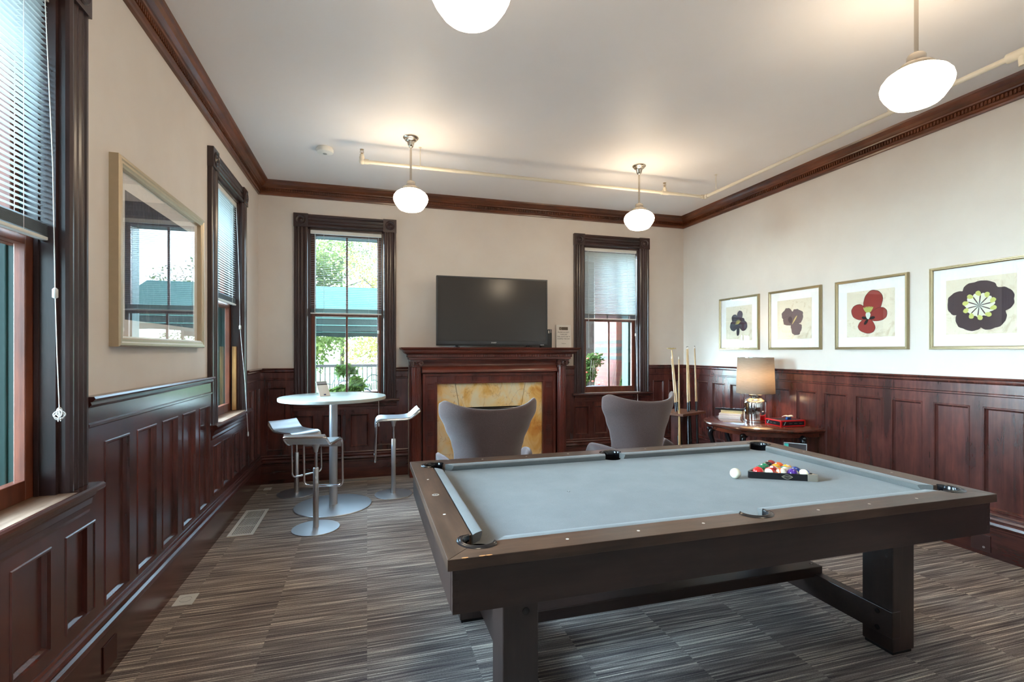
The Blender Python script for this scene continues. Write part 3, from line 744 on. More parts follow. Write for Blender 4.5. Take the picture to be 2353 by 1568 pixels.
b = MB(); b.cyl((3.02, PY, PZ), (3.10, PY, PZ), .022, 14); b.lathe([(.022, 0), (.022, .035), (.016, .04), (.016, .05)], 16, T((3.06, PY, PZ+.01))); b.build('tee_fitting', 'pipe', sp_, smooth=True, auto=40)
b = MB(); b.cyl((PX, 1.93, PZ), (PX, 1.78, PZ), .028, 14); b.cyl((PX, 1.86, PZ), (PX+.01, 1.86, PZ-.07), .022, 14); b.build('tee_fitting', 'pipe', sp_, smooth=True, auto=40)
for (x, y) in ((-.045, PY), (3.06, PY)):
    b = MB(); z = PZ+.06; b.lathe([(.010, 0), (.010, .008), (.006, .012), (.005, .02)], 12, T((x, y, z)))
    for s_ in (-1, 1): b.tube([(x+s_*.007, y, z+.008), (x+s_*.015, y, z+.022), (x+s_*.012, y, z+.038), (x, y, z+.044)], .0025, 6)
    b.cyl((x, y, z+.015), (x, y, z+.04), .0028, 8); b.lathe([(.002, 0), (.017, .001), (.018, .003), (.002, .004)], 16, T((x, y, z+.044)))
    b.build('sprinkler_head', metal('aged_brass', (.45, .34, .22, 1), .4) if 'aged' not in M else M['aged'], sp_)
for (x, y) in ((.47, PY), (PX, 4.42), (PX, 2.6)):
    b = MB(); b.cyl((x, y, PZ+.04), (x, y, H), .0035, 8); b.tube([(x, y+.0, PZ+.045), (x-.0, y-.012, PZ+.03), (x, y-.02, PZ), (x, y, PZ-.02), (x, y+.02, PZ), (x, y+.012, PZ+.03), (x, y, PZ+.045)], .003, 6); b.lathe([(.014, 0), (.014, -.004)], 12, T((x, y, H)))
    b.build('hanger_rod', 'pipe', sp_)

# ------------------------------------------------------------------ pool table
TXc, TYc, TZ = 1.526, 2.2775, .815
pt = empty('pool_table', (TXc, TYc, 0), 0, 'large dark brown wooden pool table with grey cloth', 'pool table')
HX, HY = 1.281, .7225; WX, WY = 1.165, .605; NX, NY = 1.115, .56
PK = [(sx*1.150, sy*.588, 1) for sx in (-1, 1) for sy in (-1, 1)]+[(0, sy*.612, 0) for sy in (-1, 1)]
cut = MB()
for x, y, c_ in PK: cut.lathe([(.058, .5), (.058, .95)], 32, T((x, y, 0)))
cutter = cut.build('cutter', 'black', None)
cutter.parent = pt
def cutted(o): boolean_cut(o, cutter); return o
def railb(pts, mat):
    o = MB().prism(pts, TZ-.038, TZ).build('top_rail', mat, pt); cutted(o)
    md = o.modifiers.new('bevel', 'BEVEL'); md.width = .002; md.segments = 2; md.limit_method = 'ANGLE'; md.angle_limit = .9
g_ = .0006
for s_ in (-1, 1):
    railb([(-HX+g_, s_*HY), (HX-g_, s_*HY), (WX-g_, s_*WY), (-WX+g_, s_*WY)], 'rail')
    railb([(s_*HX, -HY+g_), (s_*HX, HY-g_), (s_*WX, WY-g_), (s_*WX, -WY+g_)], 'rail_y')
# bed
o = MB().box(-WX+.002, WX-.002, -WY+.002, WY-.002, TZ-.066, TZ-.035).build('playing_cloth', 'cloth', pt); cutted(o)
# cushions
def cushion(p0, p1, inward, e0, e1):
    """p0,p1 nose ends ; inward unit normal ; e0,e1 growth of the back edge at each end"""
    p0 = Vector(p0); p1 = Vector(p1); d = (p1-p0).normalized(); n_ = Vector(inward)
    bw_ = .046
    def q(t, back, z, ext): 
        base_ = p0 if t == 0 else p1; sg = -1 if t == 0 else 1
        v_ = base_-n_*back+d*sg*ext; return (v_.x, v_.y, z)
    sec = [(0, TZ-.006), (0, TZ-.012), (.012, TZ-.0345), (bw_-.001, TZ-.0345), (bw_-.001, TZ-.001), (.03, TZ-.0005), (.006, TZ-.003)]
    vs = [q(0, bk, z, e0*bk/bw_) for bk, z in sec]+[q(1, bk, z, e1*bk/bw_) for bk, z in sec]; k = len(sec)
    MB().add(vs, [(j, k+j, k+(j+1) % k, (j+1) % k) for j in range(k)]+[tuple(range(k)), tuple(2*k-1-j for j in range(k))]).build('cushion', 'cloth', pt, smooth=True, auto=35)
for s_ in (-1, 1):
    cushion((-1.045, s_*NY), (-.07, s_*NY), (0, -s_), .042, .018)
    cushion((.07, s_*NY), (1.045, s_*NY), (0, -s_), .018, .042)
    cushion((s_*NX, -.49), (s_*NX, .49), (-s_, 0), .042, .042)
# pockets
for x, y, cor in PK:
    a0 = math.atan2(y, x) if not cor else math.atan2(math.copysign(1, y), math.copysign(1, x))
    span = math.radians(108 if cor else 98)
    b = MB(); pts = []
    k = 26; sec = [(.054, TZ-.02), (.054, TZ+.001), (.057, TZ+.005), (.062, TZ+.0065), (.067, TZ+.005), (.070, TZ+.0035), (.075, TZ+.0035), (.079, TZ+.0005), (.0585, TZ-.001)]
    m = len(sec); vs = []; fs = []
    for i in range(k+1):
        a = a0-span+2*span*i/k; tp = min(1, min(i, k-i)/4+.35)
        for r_, z in sec:
            rr = .054+(r_-.054)*tp; vs.append((x+rr*math.cos(a), y+rr*math.sin(a), z))
    for i in range(k):
        for j in range(m): fs.append((i*m+j, (i+1)*m+j, (i+1)*m+(j+1) % m, i*m+(j+1) % m))
    fs += [tuple(range(m)), tuple(k*m+j for j in range(m-1, -1, -1))]
    b.add(vs, fs); ring = b.build('pocket_iron', 'black_gloss', pt, smooth=True, auto=50)
    b = MB(); vs = []; fs = []
    k = 30
    prof_full = [(.0575, TZ-.036), (.056, TZ-.06), (.052, TZ-.11), (.03, TZ-.14), (.002, TZ-.145)]
    b.lathe(prof_full, 30, T((x, y, 0)), cap=False)
    sp2_ = math.radians(100)
    vs = [(x+.0572*math.cos(a0-sp2_+2*sp2_*i/k), y+.0572*math.sin(a0-sp2_+2*sp2_*i/k), z) for z in (TZ-.036, TZ-.001) for i in range(k+1)]
    b.add(vs, [(i, i+1, k+2+i, k+1+i) for i in range(k)])
    b.build('pocket_cup', 'black_gloss', ring, smooth=True)
bpy.data.objects.remove(cutter)
# sights
P_ = .2826
for s_ in (-1, 1):
    for kx in (-3, -2, -1, 1, 2, 3):
        MB().lathe([(.0058, TZ-.001), (.0058, TZ+.0006)], 16, T((kx*P_, s_*(HY-.056), 0))).build('rail_sight', 'pearl', pt)
    for ky in (-1, 0, 1):
        if s_ < 0 and ky == 0: continue
        MB().lathe([(.0058, TZ-.001), (.0058, TZ+.0006)], 16, T((s_*(HX-.056), ky*P_, 0))).build('rail_sight', 'pearl', pt)
o = MB().lathe([(.0165, TZ-.001), (.0165, TZ+.0006)], 28, T((-HX+.058, 0, 0))).build('maker_disc', metal('disc_silver', (.72, .74, .74, 1), .45), pt)
b = MB()
for i in range(10): a = i*PI/5; b.box(.004, .012, -.0008, .0008, TZ+.0006, TZ+.001, T((-HX+.058, 0, 0)) @ RZ(a))
b.build('disc_engraving', 'tv_black', o)
b = MB(); b.lathe([(.008, TZ-.035), (.008, TZ-.0345)], 20, T((-.565, -.01, 0))); o = b.build('foot_spot', 'black', pt)
MB().lathe([(.0045, TZ-.0345), (.0045, TZ-.0342)], 16, T((-.565, -.01, 0))).build('spot_centre', 'white', o)
# chipped edge
for cx_ in (-1.225, -1.168, -1.145):
    b = MB(); pts = [(cx_+.012*math.cos(i*.78)*(1+.3*math.sin(i*3)), -HY-.0005+.004+.0035*math.sin(i*.78)) for i in range(8)]; b.prism(pts, TZ-.003, TZ+.0003); b.build('edge_chip', 'chip', pt)
# cabinet apron
AX, AY = HX-.018, HY-.018; az0, az1 = TZ-.187, TZ-.038
for s_ in (-1, 1):
    b = MB(); b.box(-AX+.0005, AX-.0005, min(s_*AY, s_*(AY-.03)), max(s_*AY, s_*(AY-.03)), az0, az1)
    for sx in (-1, 1):
        for q in range(4): zz = az0+.018+q*.038; b.box(min(sx*AX, sx*(AX-.021)), max(sx*AX, sx*(AX-.021)), s_*AY-.0008, s_*AY+.0008, zz, zz+.018)
    b.build('apron', 'dark_wood', pt, bevel=.0015)
    b = MB(); b.box(min(s_*(AX+.0008), s_*(AX-.03)), max(s_*(AX+.0008), s_*(AX-.03)), -AY+.0305, AY-.0305, az0, az1)
    b.build('apron', 'dark_wood', pt, bevel=.0015)
MB().box(-AX+.03, AX-.03, -AY+.03, AY-.03, az0+.03, az0+.04).build('slate_support', 'dark_wood', pt)
# legs, world positions converted
def lx(x): return x-TXc
def ly(y): return y-TYc
for xa, xb in ((.483, .623), (2.44, 2.58)):
    for ya, yb in ((1.762, 1.917), (2.635, 2.79)):
        b = MB(); b.box(lx(xa), lx(xb), ly(ya), ly(yb), .016, az0); o = b.build('leg', 'dark_wood_z', pt, bevel=.004)
        MB().box(lx(xa)+.008, lx(xb)-.008, ly(ya)+.008, ly(yb)-.008, 0, .016).build('foot_pad', 'black', o)
        if xa > 1:
            b = MB()
            for zz in (.19, .11): b.lathe([(.012, 0), (.012, .003), (.004, .004)], 14, T((lx(xa)-.0125, (ly(ya)+ly(yb))/2-.01, zz)) @ RY(-PI/2))
            b.build('bolt_head', 'black_gloss', o)
        else:
            b = MB(); b.lathe([(.014, 0), (.014, .003), (.004, .004)], 14, T((lx(xa)+.09, ly(ya), .50)) @ RX(PI/2)); b.build('bolt_head', 'black_gloss', o)
for xa, xb in ((.578, .632), (2.430, 2.484)):
    MB().box(lx(xa)+ (0 if xa > 1 else 0), lx(xb), ly(1.757), ly(2.795), .085, .215).build('cross_stretcher', 'dark_wood', pt, bevel=.003)
o = MB().box(lx(.572), lx(2.49), ly(2.19), ly(2.37), .195, .252).build('long_stretcher', 'dark_wood', pt, bevel=.004)
b = MB()
for xx in (.60, 2.457):
    for yy in (2.235, 2.325): b.lathe([(.010, .252), (.010, .2535), (.004, .2535)], 14, T((lx(xx), ly(yy), 0)))
b.build('bolt_head', 'black_gloss', o)

# balls
CL = TZ-.035; BR = .0286
cols = {'yellow': (226, 158, 36), 'blue': (22, 62, 138), 'red': (212, 34, 34), 'purple': (74, 38, 128), 'orange': (232, 96, 30), 'green': (14, 112, 74), 'maroon': (150, 34, 38), 'black': (18, 18, 18)}
def ballmat(kind, cname):
    n = N('ball_%s_%s' % (kind, cname or 'cue')); n.set(Roughness=.06, Coat_Weight=.5, Coat_Roughness=.03)
    ivory = lin(240, 232, 208)
    if kind == 'cue': n.set(Base_Color=ivory); n.col(n.mix(n.noise(n.coord(), 30, 2), ivory, lin(236, 228, 202))); return n.m
    c = lin(*cols[cname]); tc = n.n('ShaderNodeTexCoord'); sp = n.n('ShaderNodeSeparateXYZ'); n.l(tc.outputs['Object'], sp.inputs[0])
    ab = n.n('ShaderNodeMath', operation='ABSOLUTE'); n.l(sp.outputs['Z'], ab.inputs[0])
    # number discs around the local x poles
    r2 = n.n('ShaderNodeVectorMath', operation='LENGTH'); cbx = n.n('ShaderNodeCombineXYZ'); n.l(sp.outputs['Y'], cbx.inputs[0]); n.l(sp.outputs['Z'], cbx.inputs[1]); n.l(cbx.outputs[0], r2.inputs[0])
    lt = n.n('ShaderNodeMath', operation='LESS_THAN'); n.l(r2.outputs['Value'], lt.inputs[0]); lt.inputs[1].default_value = .0085
    if kind == 'stripe':
        st = n.n('ShaderNodeMath', operation='LESS_THAN'); n.l(ab.outputs[0], st.inputs[0]); st.inputs[1].default_value = .0145
        base_c = n.mix(st.outputs[0], ivory, c)
    else: base_c = c
    n.col(n.mix(lt.outputs[0], base_c, ivory)); return n.m
ball_mesh = MB().sphere((0, 0, 0), BR, 32, 20)
def ball(kind, cname, x, y, rot, label, num=None):
    o = ball_mesh.build('billiard_ball', ballmat(kind, cname), None, smooth=True)
    o.location = (x, y, CL+BR); o.rotation_euler = rot
    tag(o, label, 'ball', None if kind == 'cue' else 'racked pool balls')
    if num: 
        for sg in (1, -1):
            t_ = text_mesh('ball_number', num, .010, 'tv_black', RZ(0 if sg > 0 else PI) @ T((BR*.995, 0, 0)) @ RZ(PI/2) @ RX(PI/2), o, .0)
            for v_ in t_.data.vertices: v_.co = v_.co.normalized()*(BR+.00012)
    return o
ball('cue', None, 1.935, 2.24, (0, 0, 0), 'plain ivory cue ball alone on the grey cloth')
ra = math.radians(-30); e1 = Vector((math.cos(ra), math.sin(ra))); e2 = Vector((-math.sin(ra), math.cos(ra)))
rc = Vector((2.213, 2.232))            # rack centroid
sd_ = BR*2.01; hgt = sd_*math.sqrt(3)/2
rows = [[('solid', 'red', (0, .3, 2.4), 'plain red ball at the left corner of the rack', '3'), ('stripe', 'red', (0, PI/2, .5), 'red ball with cream sides, second from the left in the front row', '11'), ('stripe', 'orange', (1.1, .6, 0), 'cream-topped orange striped ball in the middle of the front row', '13'), ('solid', 'purple', (0, -.5, -.9), 'purple ball with a number disc in the front row', '4'), ('stripe', 'blue', (0, 1.2, -2.7), 'cream and blue striped ball at the right corner of the rack', '10')],
        [('solid', 'green', (0, -.5, 2.9), 'green ball behind the plain red corner ball', '6'), ('stripe', 'maroon', (.4, 1.0, .4), 'dull red and cream striped ball in the second row', '15'), ('stripe', 'green', (0, 1.35, -1.9), 'mostly cream ball with a teal number in the second row', '14'), ('solid', 'blue', (0, .6, 0), 'plain blue ball behind the striped blue corner ball', '2')],
        [('solid', 'green', (.3, -.7, 2.8), 'green ball in the middle of the long left edge of the rack', None), ('solid', 'yellow', (0, .2, 1), 'plain yellow ball at the heart of the rack', '1'), ('stripe', 'yellow', (0, 1.3, 1.4), 'yellow and cream striped ball on the right-hand edge of the rack', '9')],
        [('solid', 'black', (0, -.6, 3.0), 'black ball behind the green balls', '8'), ('solid', 'orange', (0, -.7, 2.9), 'plain orange ball next to the black ball', '5')],
        [('solid', 'maroon', (0, -.6, 2.8), 'dark red ball at the far point of the rack', '7')]]
for r_, row in enumerate(rows):
    for i, (kd, cn, rot, lb, nm) in enumerate(row):
        p = rc+e2*((r_-1.333)*hgt)+e1*((i-(len(row)-1)/2)*sd_); ball(kd, cn, p.x, p.y, rot, lb, nm)
# triangle
rk = empty('ball_rack', (rc.x, rc.y, CL), ra, 'black wooden triangle rack with one pale metal corner around the balls', 'ball rack')
ins = hgt*4/3+BR*1.05*2; 
def tri(d, rad=.012, k=6):
    # triangle whose sides are at distance d from the centroid, rounded corners
    V = [(-d*math.sqrt(3), -d), (d*math.sqrt(3), -d), (0, 2*d)]; out = []
    for i, (x, y) in enumerate(V):
        l_ = math.hypot(x, y); cxr, cyr = x*(1-2*rad/l_), y*(1-2*rad/l_); a0 = math.atan2(y, x)
        for j in range(k+1): a = a0-PI/3+2*PI/3*j/k; out.append((cxr+rad*math.cos(a), cyr+rad*math.sin(a)))
    return out
di = hgt*4/3+BR*1.03; outp = tri(di*1.0 if False else hgt*1.3333+BR*1.03+.010, .014); inp = tri(hgt*1.3333+BR*1.03, .008)
k = len(outp); z0, z1 = .0, .036
vs = [(x, y, z0) for x, y in outp]+[(x, y, z1) for x, y in outp]+[(x, y, z0) for x, y in inp]+[(x, y, z1) for x, y in inp]; fs = []
for i in range(k):
    j = (i+1) % k; fs += [(i, j, k+j, k+i), (2*k+j, 2*k+i, 3*k+i, 3*k+j), (k+i, k+j, 3*k+j, 3*k+i), (j, i, 2*k+i, 2*k+j)]
MB().add(vs, fs).build('frame', 'black_gloss', rk, bevel=.001)
dd = hgt*1.3333+BR*1.03+.010
MB().prism([(dd*math.sqrt(3)-.064, -dd-.0012), (dd*math.sqrt(3)-.018, -dd-.0012), (dd*math.sqrt(3)-.011, -dd+.004), (dd*math.sqrt(3)-.018, -dd+.015), (dd*math.sqrt(3)-.028, -dd+.030), (dd*math.sqrt(3)-.036, -dd+.025), (dd*math.sqrt(3)-.028, -dd+.0115), (dd*math.sqrt(3)-.064, -dd+.0115)], .0, .0372).build('metal_corner', metal('corner_nickel', (.72, .66, .56, 1), .35), rk, bevel=.001)
b = MB(); cxr = .02
def ell(rx, rz, k=24): return [(rx*math.cos(2*PI*i/k)*(1-.22*abs(math.sin(4*PI*i/k))), rz*math.sin(2*PI*i/k)*(1-.1*abs(math.sin(4*PI*i/k)))) for i in range(k)]
A = ell(.028, .0125); D = ell(.025, .0105)
b.add([(cxr+x, -dd-.0006, .018+z) for x, z in A]+[(cxr+x, -dd-.0006, .018+z) for x, z in D], [(i, (i+1) % 24, 24+(i+1) % 24, 24+i) for i in range(24)])
b.build('emblem_ring', flat('emblem_tan', 168, 156, 134, .4), rk)
text_mesh('emblem_lettering', 'BRUNSWICK', .0072, flat('emblem_tan', 168, 156, 134, .4), T((cxr, -dd-.0008, .018)) @ RX(PI/2), rk, .0002)

# ------------------------------------------------------------------ bar table and stools
bt = empty('bar_table', (-.31, 5.00, 0), 0, 'tall round white-topped bar table on a steel column', 'bar table')
MB().lathe([(.47, 1.012), (.486, 1.016), (.488, 1.03), (.486, 1.042), (.482, 1.045), (.002, 1.045)], 72).build('tabletop', 'laminate', bt, smooth=True, auto=30)
MB().lathe([(.038, .014), (.038, 1.0), (.12, 1.0), (.12, 1.012)], 32).build('column', 'satin', bt, smooth=True, auto=30)
MB().lathe([(.352, 0), (.355, .004), (.35, .009), (.30, .011), (.10, .013), (.045, .016), (.002, .016)], 64).build('base', 'satin', bt, smooth=True, auto=30)
cdp = empty('table_tent', (-.385, 5.02, 1.045), math.radians(40), 'small tilted menu card in a clear holder on the round bar table', 'table sign')
tm = RX(math.radians(-25))
MB().box(-.058, .058, -.002, .001, 0, .155, tm).build('holder', 'acrylic', cdp)
MB().box(-.055, .055, -.0032, -.002, .004, .152, tm).build('card', 'paper', cdp)
MB().box(-.055, .055, -.0042, -.0032, .115, .124, tm).build('dark_band', 'tv_black', cdp)
MB().box(-.055, .055, -.0042, -.0032, .124, .150, tm).build('grey_header', flat('card_grey', 150, 150, 156), cdp)
MB().box(-.012, .012, -.0042, -.0032, .010, .022, tm).build('small_mark', flat('card_blue', 60, 70, 110), cdp)
MB().box(-.055, .055, 0, .05, 0, .003).build('foot', 'acrylic', cdp)

def bez(P, k=8):                    # rounded polyline through corners
    out = []
    for p in P:
        if len(p) == 3: out.append(Vector(p)); continue
    return out
def roundpath(P, rad, k=5):
    out = []; P = [Vector(p) for p in P]; m = len(P)
    for i in range(m):
        a, p, c = P[i-1], P[i], P[(i+1) % m]; r_ = rad[i] if isinstance(rad, list) else rad
        d1 = (a-p); d2 = (c-p); l1 = min(r_, d1.length*.45); l2 = min(r_, d2.length*.45)
        q0 = p+d1.normalized()*l1; q1 = p+d2.normalized()*l2
        for j in range(k+1): t = j/k; out.append((1-t)**2*q0+2*t*(1-t)*p+t*t*q1)
    return out
def stool(x, y, ang, sh, label, foot=.43):
    Sx = empty('bar_stool', (x, y, 0), ang, label, 'bar stool', 'steel piston bar stools')   # faces local +y
    hw_ = .165
    # closed frame loop
    loop = [(-hw_, .17, sh-.012), (-hw_, .185, sh-foot), (hw_, .185, sh-foot), (hw_, .17, sh-.012), (hw_, -.155, sh-.012), (hw_, -.255, sh+.066), (-hw_, -.255, sh+.066), (-hw_, -.155, sh-.012)]
    MB().tube(roundpath(loop, [.055, .05, .05, .055, .05, .03, .03, .05], 6), .010, 10, closed=True).build('frame_loop', 'chrome', Sx, smooth=True)
    prof = [(.186, -.085), (.184, -.06), (.176, -.03), (.158, -.009), (.13, .0), (.06, -.003), (-.05, -.004), (-.12, .0), (-.155, .008), (-.178, .024), (-.205, .050), (-.235, .078), (-.252, .088)]
    b = MB(); k = len(prof); nx = 9; th = .014; vs = []; fs = []
    for s2 in (0, 1):
        for j, (yy, zz) in enumerate(prof):
            ja, jb = prof[max(j-1, 0)], prof[min(j+1, k-1)]; t = Vector((jb[0]-ja[0], jb[1]-ja[1])).normalized(); nn = Vector((-t.y, t.x))*(-1)
            for i in range(nx):
                u = -1+2*i/(nx-1); dz = .004*u*u
                vs.append((u*(hw_-.007), yy-nn.x*0, sh+zz+dz) if s2 == 0 else (u*(hw_-.007), yy-nn.x*th*-1*-1, sh+zz-abs(nn.y)*th-(th*.0)))
    Nn = k*nx
    for j in range(k-1):
        for i in range(nx-1):
            fs.append((j*nx+i, j*nx+i+1, (j+1)*nx+i+1, (j+1)*nx+i)); fs.append((Nn+j*nx+i, Nn+(j+1)*nx+i, Nn+(j+1)*nx+i+1, Nn+j*nx+i+1))
    for j in range(k-1):
        for i in (0, nx-1): fs.append((j*nx+i, (j+1)*nx+i, Nn+(j+1)*nx+i, Nn+j*nx+i))
    for i in range(nx-1):
        for j in (0, k-1): fs.append((j*nx+i, j*nx+i+1, Nn+j*nx+i+1, Nn+j*nx+i))
    b.add(vs, fs); b.build('seat', 'satin', Sx, smooth=True, auto=45)
    MB().lathe([(.016, sh-.10), (.020, sh-.075), (.034, sh-.030), (.045, sh-.024), (.045, sh-.018)], 20).build('seat_bracket', 'satin', Sx, smooth=True, auto=40)
    MB().cyl((.03, .0, sh-.032), (.15, .06, sh-.045), .004, 8).build('height_lever', 'chrome', Sx)
    MB().cyl((0, 0, sh-.25), (0, 0, sh-.07), .0135, 16).build('piston', 'chrome', Sx, smooth=True, auto=40)
    MB().lathe([(.023, .010), (.023, sh-.235), (.019, sh-.228), (.014, sh-.228)], 24).build('column', 'brushed', Sx, smooth=True, auto=40)
    MB().lathe([(.186, 0), (.190, .003), (.188, .007), (.12, .010), (.03, .013), (.002, .014)], 48).build('base', 'satin', Sx, smooth=True, auto=30)
    return Sx
stool(-.41, 4.395, -math.radians(14), .735, 'steel bar stool in front of the round table, seen from behind, nearest the camera')
stool(-.703, 5.53, -math.radians(140), .655, 'steel bar stool left of the round table, near the corner, partly hidden')
stool(.26, 5.215, math.radians(90), .80, 'steel bar stool right of the round table, seen from the side')

# ------------------------------------------------------------------ wing lounge chairs
def lounge(x, y, ang, label, zs=0):
    Ch = empty('lounge_chair', (x, y, 0), ang, label, 'armchair', 'purple-grey wing lounge chairs')   # faces local +y
    # shell: u across (-1..1), v upward (0..1) ; at each v a U-shaped plan curve
    def hwid(z):
        pts = [(.26, .29), (.40, .30), (.52, .285), (.62, .285), (.72, .31), (.85, .365), (.97, .42), (1.07, .42)]
        for (a, p), (c, q) in zip(pts, pts[1:]):
            if z <= c: t = max(0, (z-a)/(c-a)); t = t*t*(3-2*t); return p+(q-p)*t
        return pts[-1][1]
    def shell(u, v):
        s_ = -1+2*u; ztop = 1.012+zs+.10*abs(s_)**2.2-(.06*max(0, abs(s_)-.86)/.14 if abs(s_) > .86 else 0); z = .27+(ztop-.27)*v
        h_ = hwid(z)
        ph = s_*1.15; xx = h_*math.sin(ph)/math.sin(1.15) if abs(s_) < 1.01 else 0
        wing = .20+.05*v
        yy = -.23-.10*(z-.27)/.75+.02+wing*(1-math.cos(ph))/(1-math.cos(1.15))*(1.0)
        return (xx, yy, z)
    b = MB(); b.grid(shell, 33, 25)
    b.build('back_shell', 'wool', Ch, smooth=True, solid=.035, sub=1)
    # arms
    for s_ in (-1, 1):
        def arm(u, v, s_=s_):
            # u along arm front (0..1), v upward
            yy = -.20+.50*u; top = .585+.03*math.sin(PI*min(1, u*1.1))-.17*max(0, u-.72)/.28; z = .30+(top-.30)*v
            out = .27+.045*math.sin(PI*u*.7)+.07*v*v+.03*(1-abs(2*u-1))
            return (s_*out, yy, z)
        b = MB(); b.grid(arm, 17, 11); b.build('armrest', 'wool', Ch, smooth=True, solid=.04, sub=1)
    # seat pan and cushion
    b = MB(); b.grid(lambda u, v: ((-1+2*u)*.30*(1-.12*v*v), -.25+.55*v, .30+.03*(-1+2*u)**4+.02*v), 15, 13); b.build('seat_pan', 'wool', Ch, smooth=True, solid=.04, sub=1)
    b = MB(); b.box(-.265, .265, -.20, .30, .33, .43); b.build('seat_cushion', 'wool', Ch, smooth=True, bevel=.035)
    b = MB(); b.lathe([(.028, .06), (.024, .12), (.024, .26), (.06, .275)], 20); b.build('swivel_column', 'chrome', Ch, smooth=True, auto=40)
    b = MB()
    for i in range(4):
        a = PI/4+i*PI/2; b.tube([(0, 0, .065), (.16*math.cos(a), .16*math.sin(a), .05), (.31*math.cos(a), .31*math.sin(a), .012)], [.022, .017, .011], 8)
    b.build('star_base', 'chrome', Ch, smooth=True)
    return Ch
lounge(.985, 4.12, math.radians(2), 'purple-grey winged lounge chair facing the fireplace, in front of the marble')
lounge(2.455, 4.22, math.radians(11), 'purple-grey winged lounge chair turned left, in front of the right-hand window', zs=.01)

# ------------------------------------------------------------------ side table with its things
TT = .72
dt = empty('half_moon_table', (R-.075, 4.30, 0), 0, 'glossy half-round dark wooden side table against the right wall', 'side table')
def demi(ax, ay, z, k=40):
    pts = []
    for i in range(k+1):
        th = -PI/2+PI*i/k; c_, s_ = math.cos(th), math.sin(th)
        pts.append((-ax*abs(c_)**.88, ay*math.copysign(abs(s_)**.88, s_), z))
    return pts
def demi_stack(levels, mat, name):
    b = MB(); R_ = [demi(ax, ay, z) for ax, ay, z in levels]; k = len(R_[0]); vs = [p for r in R_ for p in r]; fs = []
    for j in range(len(R_)-1):
        for i in range(k): i2 = (i+1) % k; fs.append((j*k+i, j*k+i2, (j+1)*k+i2, (j+1)*k+i))
    fs.append(tuple(range(k-1, -1, -1))); fs.append(tuple((len(R_)-1)*k+i for i in range(k)))
    b.add(vs, fs); return b.build(name, mat, dt, smooth=True, auto=35)
M['glossy_mahog'] = wood('polished_mahogany', lin(60, 24, 16), lin(120, 56, 38), 'y', .08, .8)
demi_stack([(.73, .565, .676), (.745, .58, .682), (.76, .592, .69), (.77, .60, .705), (.765, .598, .715), (.755, .59, .72)], 'glossy_mahog', 'tabletop')
demi_stack([(.69, .53, .635), (.69, .53, .676)], 'glossy_mahog', 'apron')
def cab_leg(th):
    th = math.radians(th); px, py = -.66*math.cos(th), .50*math.sin(th); o = Vector((-math.cos(th), math.sin(th)*.8)).normalized()
    pts = []; rad = []
    for t, off, z in ((0, .0, .64), (.1, .055, .62), (.2, .062, .57), (.35, .035, .48), (.5, -.01, .36), (.65, -.035, .24), (.8, -.03, .13), (.92, .01, .05), (1, .045, .022)):
        pts.append((px+o.x*off, py+o.y*off, z)); rad.append(.030-.014*t)
    pts = [Vector(p) for p in pts]; fine = []; fr = []
    for i in range(len(pts)-1):
        for q in range(3): t = q/3; fine.append(pts[i].lerp(pts[i+1], t)); fr.append(rad[i]*(1-t)+rad[i+1]*t)
    fine.append(pts[-1]); fr.append(rad[-1])
    b = MB(); b.tube(fine, fr, 12); 
    c_ = Vector((px+o.x*.075, py+o.y*.075, .632)); b.sphere(tuple(c_), .022, 12, 8); b.sphere((px+o.x*.05, py+o.y*.05, .018), .018, 12, 8)
    b.build('leg', 'black_gloss', dt, smooth=True, auto=60)
for th in (-74, -26, 26, 74): cab_leg(th)

lamp = empty('table_lamp', (4.00, 4.33, TT), 0, 'table lamp with grey drum shade and mirrored glass jar base', 'lamp')
MB().lathe([(.108, 0), (.112, .004), (.112, .010), (.108, .014)], 40).build('foot_ring', 'chrome', lamp, smooth=True, auto=30)
MB().lathe([(.104, .012), (.112, .018), (.115, .03), (.116, .20), (.113, .215), (.10, .232), (.075, .246), (.058, .254), (.055, .262)], 48).build('jar_base', 'mercury', lamp, smooth=True, auto=60)
MB().lathe([(.062, .262), (.064, .268), (.064, .288), (.058, .294), (.012, .296), (.012, .33)], 36).build('jar_lid', 'mercury', lamp, smooth=True, auto=40)
MB().lathe([(.190, .305), (.1765, .69)], 64, cap=False).build('lamp_shade', 'shade', lamp, smooth=True, solid=.002)
b = MB(); 
for z, r_ in ((.306, .190), (.689, .1765)): b.tube([(r_*math.cos(i*PI/24), r_*math.sin(i*PI/24), z) for i in range(48)], .0022, 6, closed=True)
for i in range(3): a = i*2*PI/3; b.cyl((0, 0, .60), (.178*math.cos(a), .178*math.sin(a), .66), .0018, 6)
b.cyl((0, 0, .33), (0, 0, .61), .005, 8); b.build('shade_carrier', 'chrome', lamp)
MB().sphere((0, 0, .47), .032, 16, 10).build('bulb', 'bulb', lamp, smooth=True)
b = MB(); b.tube([(.10, .02, .004), (.16, .08, .004), (.235, .09, .004)], .0022, 6); b.build('power_cord', 'tv_black', lamp)

